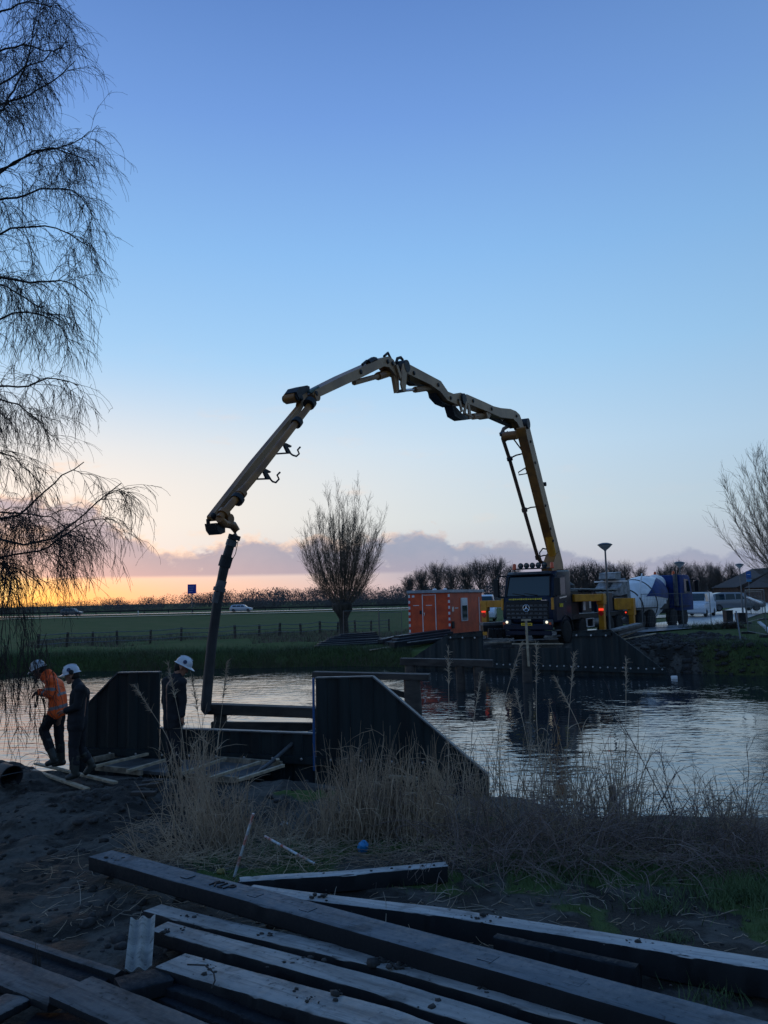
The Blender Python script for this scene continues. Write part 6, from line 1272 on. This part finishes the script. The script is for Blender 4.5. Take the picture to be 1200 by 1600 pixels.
# near grass and weeds
n = 110000; x = rg.uniform(-2.6, 6.0, n); y = rg.uniform(4.4, 10.6, n); k_ = green_at(x, y) > rg.uniform(.15, .9, n); x = x[k_]; y = y[k_]; V, F = blades(0, x, y, rg.uniform(.03, .11, len(x)), rg.uniform(.003, .006, len(x)), .55, rg); tagp(link('near_grass', npmesh('near_grass', V, F, M_green)), kind='stuff')
def tuft(px, py, rad, n, hmin, hmax, m, name, label=None, cat='plant', w=(.004, .009), lean=.6, group=None):
    q = on_ground(px, py); x = rg.normal(0, rad, n); y = rg.normal(0, rad, n); V, F = blades(n, x, y, rg.uniform(hmin, hmax, n), rg.uniform(*w, n), lean, rg, z=ground_z(x+q[0], y+q[1])-q[2]-.01)
    o = link(name, npmesh(name, V, F, m)); o.location = q; return tagp(o, label, cat, group)
for k, (x, y, r_, n, h, l) in enumerate(((620, 1372, .09, 260, .16, 'leafy green weed in front of the short pale beam'), (1020, 1420, .11, 420, .14, 'round green weed clump nearer the pale bent beam'), (1048, 1466, .07, 220, .09, 'small flat weed alone on the bare mud'), (1120, 1395, .30, 900, .22, 'broad patch of green weed under the brambles'),
                                        (1160, 1400, .16, 500, .18, 'green weed clump at the picture edge'), (820, 1345, .28, 800, .22, 'long green grass tuft below the reed stand'), (900, 1362, .30, 900, .2, 'wide green tuft beside the fallen branch'), (440, 1338, .18, 620, .2, 'bright green weed between the two ranging poles'), (340, 1350, .14, 420, .16, 'green weed behind the big beam near the upright pole'), (470, 1360, .16, 380, .10, 'low green growth along the short pale beam'),
                                        (650, 1440, .1, 200, .08, 'thin grass along the back of the bent pale beam'), (1115, 1560, .10, 160, .14, 'wispy grass tuft under the end of the bent beam'))):
    tuft(x, y, r_, n, h*.4, h, M_green, 'weed_clump', l, 'weed')
# far bank grass, edge growth and dry patches
n = 90000; x = rg.uniform(-26, 22, n); t_ = rg.gamma(1.6, .9, n)-.15; y = far_edge(x)+t_; k_ = (t_ < 7) & (np.where(x > 1.2, (green_at(x, y) > .35) & (x > 12), True)); x = x[k_]; y = y[k_]
V, F = blades(0, x, y, rg.uniform(.10, .38, len(x))*(1.2-.5*sstep(0, 4, y-far_edge(x))), rg.uniform(.010, .022, len(x)), .5, rg, k=3); tagp(link('bank_grass', npmesh('bank_grass', V, F, M_fgreen)), kind='stuff')
n = 7000; x = rg.uniform(-26, 1.5, n); y = far_edge(x)+rg.uniform(-.15, .9, n); k_ = fbm(x, y, .35, 2, 55) > -.05; x = x[k_]; y = y[k_]; V, F = blades(0, x, y, rg.uniform(.2, .55, len(x)), rg.uniform(.010, .02, len(x)), .35, rg, k=3); tagp(link('bank_reeds', npmesh('bank_reeds', V, F, M_red)), kind='stuff')
n = 15000; x = rg.uniform(-28, 5, n); y = rg.uniform(51, 70, n); lim = 56-.75*(x+12)*0; k_ = (fbm(x, y, .18, 3, 57) > -.02); x = x[k_]; y = y[k_]; V, F = blades(0, x, y, rg.uniform(.12, .45, len(x)), rg.uniform(.02, .04, len(x)), .4, rg, k=3); tagp(link('rough_field_growth', npmesh('rough_field_growth', V, F, M_red)), kind='stuff')
tuft(1143, 1050, .35, 1500, .35, .95, M_red, 'dry_grass_clump', 'drooping reddish dry grass clump on the far waterline', 'grass clump', (.015, .03), .9)
tuft(1105, 1052, .4, 900, .3, .7, M_fgreen, 'bank_clump', 'green hanging grass clump left of the reddish one', 'grass clump', (.015, .03), .8)
# tall single reeds with seed heads in front of the far wall
def plumed(px0, py0, px1, py1, y, bend, label):
    a = on_ground(px0, py0); a[1] = min(a[1], y+.3); b_ = aty(px1, py1, y); c = (a+b_)/2+np.array([bend, 0, .15]); s_ = smooth_path([a, c, b_], 18); o_ = s_[0].copy(); s_ = s_-o_; root = empty('reed_stalk', o_, 0, label, 'reed', 'tall plumed reeds')
    V, F = tubes(s_[None], np.linspace(.0055, .0025, 18)[None], 5); link('stem', npmesh('stem', V, F, M_reed), root)
    st, tn, tt = sample(s_[None, 12:], 70, rg, .2, 1.0); B = grow(st, tn+rg.normal(0, .28, tn.shape)+np.array([.1, 0, -.1]), rg.uniform(.04, .11, 70), 4, .9, .1, rg); V, F = tubes(B, taper(70, 4, .0042, .0015), 3); pl_ = link('plume', npmesh('plume', V, F, M_reed), root); pl_['kind'] = 'stuff'
    st, tn, tt = sample(s_[None], 5, rg, .15, .6); B = grow(st, tn+rg.normal(0, .5, tn.shape), rg.uniform(.2, .45, 5), 6, 1.3, .1, rg); V, F = tubes(B, taper(5, 6, .006, .0015), 3); link('leaf', npmesh('leaf', V, F, M_reed), root)
for k, a in enumerate(((770, 1290, 815, 1003, 10.2, -.10, 'plumed reed reaching up beside the batten post'), (850, 1290, 838, 1008, 10.3, -.04, 'plumed reed right of the batten post'), (840, 1280, 806, 1080, 10.4, .02, 'shorter plumed reed whose head droops over the reflections'), (905, 1290, 868, 1060, 10.2, .22, 'bent reed arching over the orange reflection'),
                       (880, 1290, 897, 1020, 10.0, .0, 'slender reed before the far wall'), (730, 1290, 752, 1050, 10.4, -.03, 'reed standing between two trestle posts'), (700, 1280, 700, 1015, 10.4, .02, 'reed in front of the farthest trestle beam'), (975, 1290, 978, 1030, 10.2, .02, 'single reed in front of the far wing slope'),
                       (300, 1290, 262, 1035, 10.2, .03, 'plumed reed in front of the standing worker'), (330, 1290, 355, 1035, 10.2, 0, 'reed just beside the hanging hose'), (300, 1290, 210, 1070, 10.3, .10, 'reed leaning across the near wing'), (345, 1290, 300, 1060, 10.0, -.05, 'reed standing by the hose bottom'))): plumed(*a)
# curled twig on the wide beam
q = [surf_pt(293, 1507, 1.02), surf_pt(320, 1508, 1.05), surf_pt(334, 1520, 1.05), surf_pt(336, 1532, 1.06), surf_pt(330, 1545, 1.04)]; c = q[0].copy(); o = MB().tube([p-c for p in q], .005, 5).build('curled_twig', M_bark, None); o.location = c; tagp(o, 'curled dark twig lying on the wide grey beam', 'twig')
# ================================================================== PEOPLE
M_skin = mat('skin', (.28, .14, .095), .55, var=.1); M_jko = mat('hi_vis_orange', (1.0, .15, .03), .7, nscale=3, col2=(.95, .12, .02), bump=.004, bscale=18); M_refl = mat('reflective_grey_band', (.22, .20, .21), .5, var=.1)
M_dkcl = mat('dark_work_cloth', (.010, .011, .016), .85, nscale=4, var=.4, bump=.006, bscale=14); M_boot = mat('rubber_boot', (.030, .034, .032), .45, var=.3); M_helm = mat('white_helmet', (.52, .56, .62), .35, nscale=8, var=.15); M_hair = mat('dark_hair', (.012, .010, .009), .8, var=.2); M_glove = mat('grey_glove', (.06, .07, .075), .8, var=.2)
def blob(caps, voxel, sm=4, disp=0.0, name='m'):
    """closed surface round tapered limbs: caps = (p, q, r0, r1); joined into one continuous skin"""
    mb = MB()
    for p, q, r0, r1 in caps:
        p = Vector(p); q = Vector(q); d = q-p
        if d.length < 1e-4: d = Vector((0, 0, 1e-3)); q = p+d
        t = d.normalized(); pts = []; rr_ = []
        for a in np.linspace(-90, 0, 5): pts.append(p+t*(r0*math.sin(R(a)))); rr_.append(max(r0*math.cos(R(a)), 1e-4))
        for a in np.linspace(0, 90, 5): pts.append(q+t*(r1*math.sin(R(a)))); rr_.append(max(r1*math.cos(R(a)), 1e-4))
        u = t.orthogonal().normalized(); v = t.cross(u); n = 14; V = [pp+u*(math.cos(2*math.pi*i/n)*r_)+v*(math.sin(2*math.pi*i/n)*r_) for pp, r_ in zip(pts, rr_) for i in range(n)]; k = len(pts)
        mb.add(V, [(j*n+i, j*n+(i+1) % n, (j+1)*n+(i+1) % n, (j+1)*n+i) for j in range(k-1) for i in range(n)]+[tuple(range(n))[::-1], tuple(range((k-1)*n, k*n))])
    o = mb.build('tmp', M_skin, None); m = o.modifiers.new('r', 'REMESH'); m.mode = 'VOXEL'; m.voxel_size = voxel; m2 = o.modifiers.new('s', 'SMOOTH'); m2.factor = .5; m2.iterations = sm
    if disp:
        tx = bpy.data.textures.new('folds', 'CLOUDS'); tx.noise_scale = .09; m3 = o.modifiers.new('d', 'DISPLACE'); m3.texture = tx; m3.strength = disp; m3.mid_level = .5; m3.texture_coords = 'LOCAL'
    dg = bpy.context.evaluated_depsgraph_get(); me = bpy.data.meshes.new_from_object(o.evaluated_get(dg)); bpy.data.objects.remove(o); me.name = name; me.materials.clear()
    me.polygons.foreach_set('use_smooth', np.ones(len(me.polygons), bool)); return me
def hand(w, d, nrm, s=1.0, curl=.5):
    """palm, four unequal fingers bent twice, thumb from the side; returns capsules"""
    w = Vector(w); d = Vector(d).normalized(); nrm = Vector(nrm).normalized(); nrm = (nrm-d*nrm.dot(d)).normalized(); sd_ = d.cross(nrm); caps = []
    for j in range(4): o = sd_*((j-1.5)*.020*s); caps.append((w+o*.7, w+d*.085*s+o, .015*s, .012*s))
    for j, L_ in enumerate((.070, .080, .075, .058)):
        o = sd_*((j-1.5)*.021*s); p = w+d*.085*s+o; d1 = (d+nrm*curl*.8).normalized(); p2 = p+d1*L_*.5*s; d2 = (d+nrm*curl*2.2).normalized(); p3 = p2+d2*L_*.5*s; caps += [(p, p2, .0095*s, .0088*s), (p2, p3, .0088*s, .0075*s)]
    p = w+d*.025*s-sd_*.034*s; p2 = p+(d*.8-sd_*.7+nrm*.3).normalized()*.035*s; p3 = p2+(d+nrm*.6).normalized()*.03*s; caps += [(w, p, .015*s, .013*s), (p, p2, .012*s, .0105*s), (p2, p3, .0105*s, .009*s)]
    return caps
def person(label, gnd, J, fac, headdir, jacket, trousers, handspec, helm_tilt, bands=False, ear=False, group=None, hood=False, mark=False):
    """J: world joints; fac: facing dir of the chest; headdir: where the face looks"""
    root = empty('person', gnd, 0, label, 'person', 'workers on the near bank'); g = Vector(gnd); L_ = {k: Vector(v)-g for k, v in J.items()}; f = Vector(fac).normalized(); sdv = f.cross(Vector((0, 0, 1))).normalized(); hd = Vector(headdir).normalized()
    hsd = hd.cross(Vector((0, 0, 1))).normalized(); hup = hsd.cross(hd).normalized(); H = L_['head']
    # body: head with face, neck, torso, limbs, hands in one skin
    caps = [(H+hup*.02-hd*.02, H+hup*.025+hd*.012, .088, .086), (H-hup*.04+hd*.03, H-hup*.085+hd*.055, .062, .042), (H-hup*.02+hd*.02, H+hd*.05-hup*.03, .07, .052),
            (H+hd*.085+hup*.0, H+hd*.103-hup*.028, .010, .015), (H+hd*.083-hup*.060-hsd*.015, H+hd*.083-hup*.060+hsd*.015, .011, .011), (H+hd*.068-hup*.105, H+hd*.07-hup*.11, .022, .02), (H+hd*.083+hup*.028-hsd*.035, H+hd*.083+hup*.028+hsd*.035, .012, .012)]
    for s in (-1, 1): caps += [(H+hsd*s*.078-hup*.0, H+hsd*s*.088-hup*.035-hd*.005, .018, .012), (H+hd*.078+hup*.008+hsd*s*.030, H+hd*.079+hup*.008+hsd*s*.031, .0125, .0125)]
    caps += [(H-hup*.07-hd*.02, L_['neck'], .055, .062), (L_['neck'], L_['chest'], .07, .10), (L_['chest'], L_['hip'], .11, .11)]
    for s in ('L', 'R'): caps += [(L_['sh'+s], L_['el'+s], .045, .038), (L_['el'+s], L_['wr'+s], .036, .026), (L_['chest'], L_['sh'+s], .09, .05), (L_['hip'], L_['kn'+s], .075, .055), (L_['kn'+s], L_['an'+s], .05, .04)]
    for s, dv, nv, cu in handspec: caps += hand(L_['wr'+s], dv, nv, 1.0, cu)
    me = blob(caps, .0075, 2, name='body'); me.materials.append(M_skin); link('body', me, root)
    # jacket
    c = []
    for s, k in ((-1, 'L'), (1, 'R')):
        c += [(L_['neck']+sdv*s*.05-Vector((0, 0, .03)), L_['sh'+k], .075, .085), (L_['chest']+sdv*s*.08, L_['belly']+sdv*s*.07, .125, .118), (L_['belly']+sdv*s*.07, L_['hip']+sdv*s*.075, .118, .128), (L_['hip']+sdv*s*.075, L_['hem']+sdv*s*.075, .125, .125), (L_['sh'+k], L_['chest']+sdv*s*.06, .09, .12),
              (L_['sh'+k], L_['el'+k], .076, .062), (L_['el'+k], L_['wr'+k], .060, .046)]
    c += [(L_['neck']-Vector((0, 0, .01)), L_['neck']+hup*.035, .085, .072)]
    if hood: c += [(L_['neck']-f*.06, L_['neck']-f*.10-Vector((0, 0, .05)), .075, .085), (L_['neck']+f*.03, L_['neck']-f*.03+Vector((0, 0, .04)), .07, .07)]
    me = blob(c, .014, 5, .022, 'jacket'); me.materials.append(jacket); jo = link('jacket', me, root)
    if bands:
        me.materials.append(M_refl); ax = (L_['hip']-L_['chest']); Lx = ax.length; ax.normalize(); mi = np.zeros(len(me.polygons), np.int32)
        for i, p in enumerate(me.polygons):
            v = p.center; t = (v-L_['chest']).dot(ax)/Lx; w_ = abs((v-L_['chest']).dot(sdv))
            arm = None
            for k in 'LR':
                for a_, b_, lo, hi in (('sh', 'el', .45, .68), ('el', 'wr', .38, .62)):
                    A_ = L_[a_+k]; D_v = L_[b_+k]-A_; tt_ = (v-A_).dot(D_v)/D_v.length_squared; dist = (v-A_-D_v*tt_).length
                    if dist < .085 and lo < tt_ < hi and w_ > .12: mi[i] = 1
            if w_ < .22 and dist > .09:
                if .34 < t < .46 or .86 < t < 1.0: mi[i] = 1
                if -.35 < t < .34 and .10 < w_ < .135: mi[i] = 1
        me.polygons.foreach_set('material_index', mi)
    c = []
    for s, k in ((-1, 'L'), (1, 'R')): c += [(L_['hip']+sdv*s*.07, L_['hem']+sdv*s*.08, .12, .115), (L_['hem']+sdv*s*.085, L_['kn'+k], .108, .082), (L_['kn'+k], L_['kn'+k].lerp(L_['an'+k], .62), .080, .078)]
    me = blob(c, .014, 5, .022, 'trousers'); me.materials.append(trousers); link('trousers', me, root)
    for k in 'LR':
        A_ = L_['an'+k]; T = L_['toe'+k]; K_ = L_['kn'+k].lerp(A_, .38); back = (A_-T); back.z = 0; back.normalize()
        me = blob([(K_, A_+Vector((0, 0, .02)), .080, .060), (A_+Vector((0, 0, .0)), A_-Vector((0, 0, .035))+back*.03, .058, .05), (A_-Vector((0, 0, .03)), T, .052, .042), (A_-Vector((0, 0, .045))+back*.03, T-Vector((0, 0, .012)), .042, .036)], .010, 3, name='boot'); me.materials.append(M_boot); link('boot', me, root)
    # helmet
    hu = (hup-hd*helm_tilt).normalized(); hf = (hd+hup*helm_tilt).normalized(); Mh = Matrix((tuple(hsd), tuple(hf), tuple(hu))).transposed().to_4x4(); Mh.translation = H+hup*.035
    V = [(0.118, 0.0), (.116, .02), (.113, .05), (.100, .085), (.075, .112), (.045, .128), (.015, .134), (.001, .134)]
    hm = MB().lathe(V, 28, Mh @ Matrix.Diagonal((.92, 1.12, 1, 1)), cap=False); ho = hm.build('helmet', M_helm, root, smooth=True)
    br = MB(); n = 28; Vb = [Mh @ Vector((math.cos(a)*r_*.93, math.sin(a)*r_*1.12+(.045*max(0, math.sin(a))**2 if r_ > .12 else 0), z_-(.018*max(0, math.sin(a)) if r_ > .12 else 0))) for r_, z_ in ((.112, .012), (.134, .0), (.134, -.006), (.112, .0)) for a in np.linspace(0, 2*math.pi, n, endpoint=False)]
    br.add(Vb, [(j*n+i, j*n+(i+1) % n, ((j+1) % 4)*n+(i+1) % n, ((j+1) % 4)*n+i) for j in range(4) for i in range(n)]); br.build('brim', M_helm, ho, smooth=True)
    MB().tube([Mh @ Vector((0, y_, .137-.9*y_*y_*3.4)) for y_ in np.linspace(-.10, .10, 9)], .010, 6).build('ridge', M_helm, ho, smooth=True)
    if mark: MB().lathe([(.032, 0), (.030, .003), (.001, .004)], 14, Matrix.Translation(H+hup*.095+(-hsd if mark < 0 else hsd)*.104) @ Vector((-hsd if mark < 0 else hsd)+hup*.35).to_track_quat('Z', 'Y').to_matrix().to_4x4(), cap=False).build('helmet_badge', mat('navy_badge', (.01, .02, .08), .4, var=0), ho)
    me = blob([(H+hup*.02-hd*.035, H-hup*.02-hd*.045, .083, .078), (H-hup*.03-hd*.05, H-hup*.075-hd*.045, .062, .05)], .012, 3, name='hair'); me.materials.append(M_hair); link('hair', me, root)
    if ear:
        for s in (-1, 1): MB().lathe([(.001, 0), (.036, .0), (.040, .015), (.034, .04), (.001, .043)], 14, Matrix.Translation(H+hsd*s*.085-hup*.005-hd*.03+hup*ear) @ (hsd*s).to_track_quat('Z', 'Y').to_matrix().to_4x4(), cap=False).build('ear_defender', M_black, ho, smooth=True)
    return root
def jp(px, py, y): return aty(px, py, y)
# worker in orange, stooping, facing the water on the picture's far side
y = 13.2; g = np.array([jp(88, 1194, y)[0], y, .50])
J = dict(head=jp(61, 1047, y), neck=jp(72, 1056, y), chest=jp(85, 1072, y), belly=jp(90, 1089, y), hip=jp(91, 1107, y), hem=jp(89, 1112, y), shL=jp(79, 1064, y+.17), shR=jp(80, 1065, y-.17), elL=jp(77, 1085, y+.2), elR=jp(77, 1086, y-.2), wrL=jp(62, 1083, y+.10), wrR=jp(62, 1080, y-.10),
         knL=jp(68, 1140, y-.02), knR=jp(92, 1146, y+.15), anL=jp(84, 1186, y-.10), anR=jp(96, 1188, y+.2), toeL=jp(74, 1193, y-.12), toeR=jp(84, 1194, y+.2))
person('worker in an orange hi-vis jacket and white helmet stooping and holding a rope', g, J, (-1, 0, -.25), (-.86, -.05, -.48), M_jko, M_dkcl, [('L', (-1, -.2, -.2), (0, -.3, -1), .9), ('R', (-1, .2, -.25), (0, .3, -1), .9)], .12, bands=True, hood=True)
# the rope in his hands
q = [jp(57, 1082, y-.1), jp(58, 1092, y-.12), jp(54, 1104, y-.12), jp(56, 1108, y-.12), jp(59, 1098, y-.12), jp(60, 1084, y-.1), jp(64, 1086, y-.08), jp(68, 1098, y-.1), jp(71, 1112, y-.1), jp(66, 1128, y-.1), jp(68, 1136, y-.1), jp(71, 1116, y-.12), jp(68, 1090, y-.1)]
c = q[0].copy(); o = MB().tube(smooth_path([p-c for p in q], 60), .010, 6).build('rope', M_black, None, smooth=True); o.location = c; tagp(o, 'looped black rope hanging from the hands of the orange worker', 'rope')
# dark-clad worker stepping behind him
y = 12.35; g = np.array([jp(116, 1216, y)[0], y, .49])
J = dict(head=jp(112, 1055, y), neck=jp(121, 1069, y), chest=jp(125, 1085, y), belly=jp(123, 1103, y), hip=jp(121, 1125, y), hem=jp(121, 1135, y), shL=jp(124, 1077, y+.19), shR=jp(126, 1077, y-.19), elL=jp(122, 1103, y+.25), elR=jp(121, 1104, y-.23), wrL=jp(105, 1112, y+.25), wrR=jp(103, 1110, y-.20),
         knL=jp(115, 1168, y-.08), knR=jp(125, 1168, y+.12), anL=jp(117, 1207, y-.10), anR=jp(142, 1194, y+.16), toeL=jp(106, 1215, y-.14), toeR=jp(134, 1207, y+.14))
person('dark-clad worker in a white helmet with ear defenders stepping over the battens', g, J, (-1, 0, -.2), (-.95, -.12, -.22), M_dkcl, M_dkcl, [('L', (-1, 0, -.2), (0, 0, -1), .4), ('R', (-1, .1, -.15), (0, 0, -1), .4)], .05, ear=.055, mark=-1)
# third worker standing by the hose, looking down to the side
y = 12.15; g = np.array([jp(274, 1214, y)[0], y, .50])
J = dict(head=jp(285, 1042, y), neck=jp(276, 1057, y), chest=jp(270, 1074, y), belly=jp(270, 1096, y), hip=jp(271, 1122, y), hem=jp(271, 1132, y), shL=jp(261, 1066, y+.10), shR=jp(283, 1067, y-.12), elL=jp(258, 1096, y+.10), elR=jp(286, 1096, y-.16), wrL=jp(262, 1120, y+.02), wrR=jp(285, 1117, y-.18),
         knL=jp(268, 1170, y+.05), knR=jp(276, 1171, y-.08), anL=jp(268, 1205, y+.06), anR=jp(277, 1207, y-.10), toeL=jp(276, 1210, y+.10), toeR=jp(286, 1213, y-.04))
person('dark-clad worker in a white helmet standing and looking down beside the hanging hose', g, J, (.75, .62, 0), (.84, .15, -.52), M_dkcl, M_dkcl, [('L', (.1, 0, -1), (.5, .5, 0), .4), ('R', (.0, 0, -1), (.6, .6, 0), .35)], .10, mark=1)
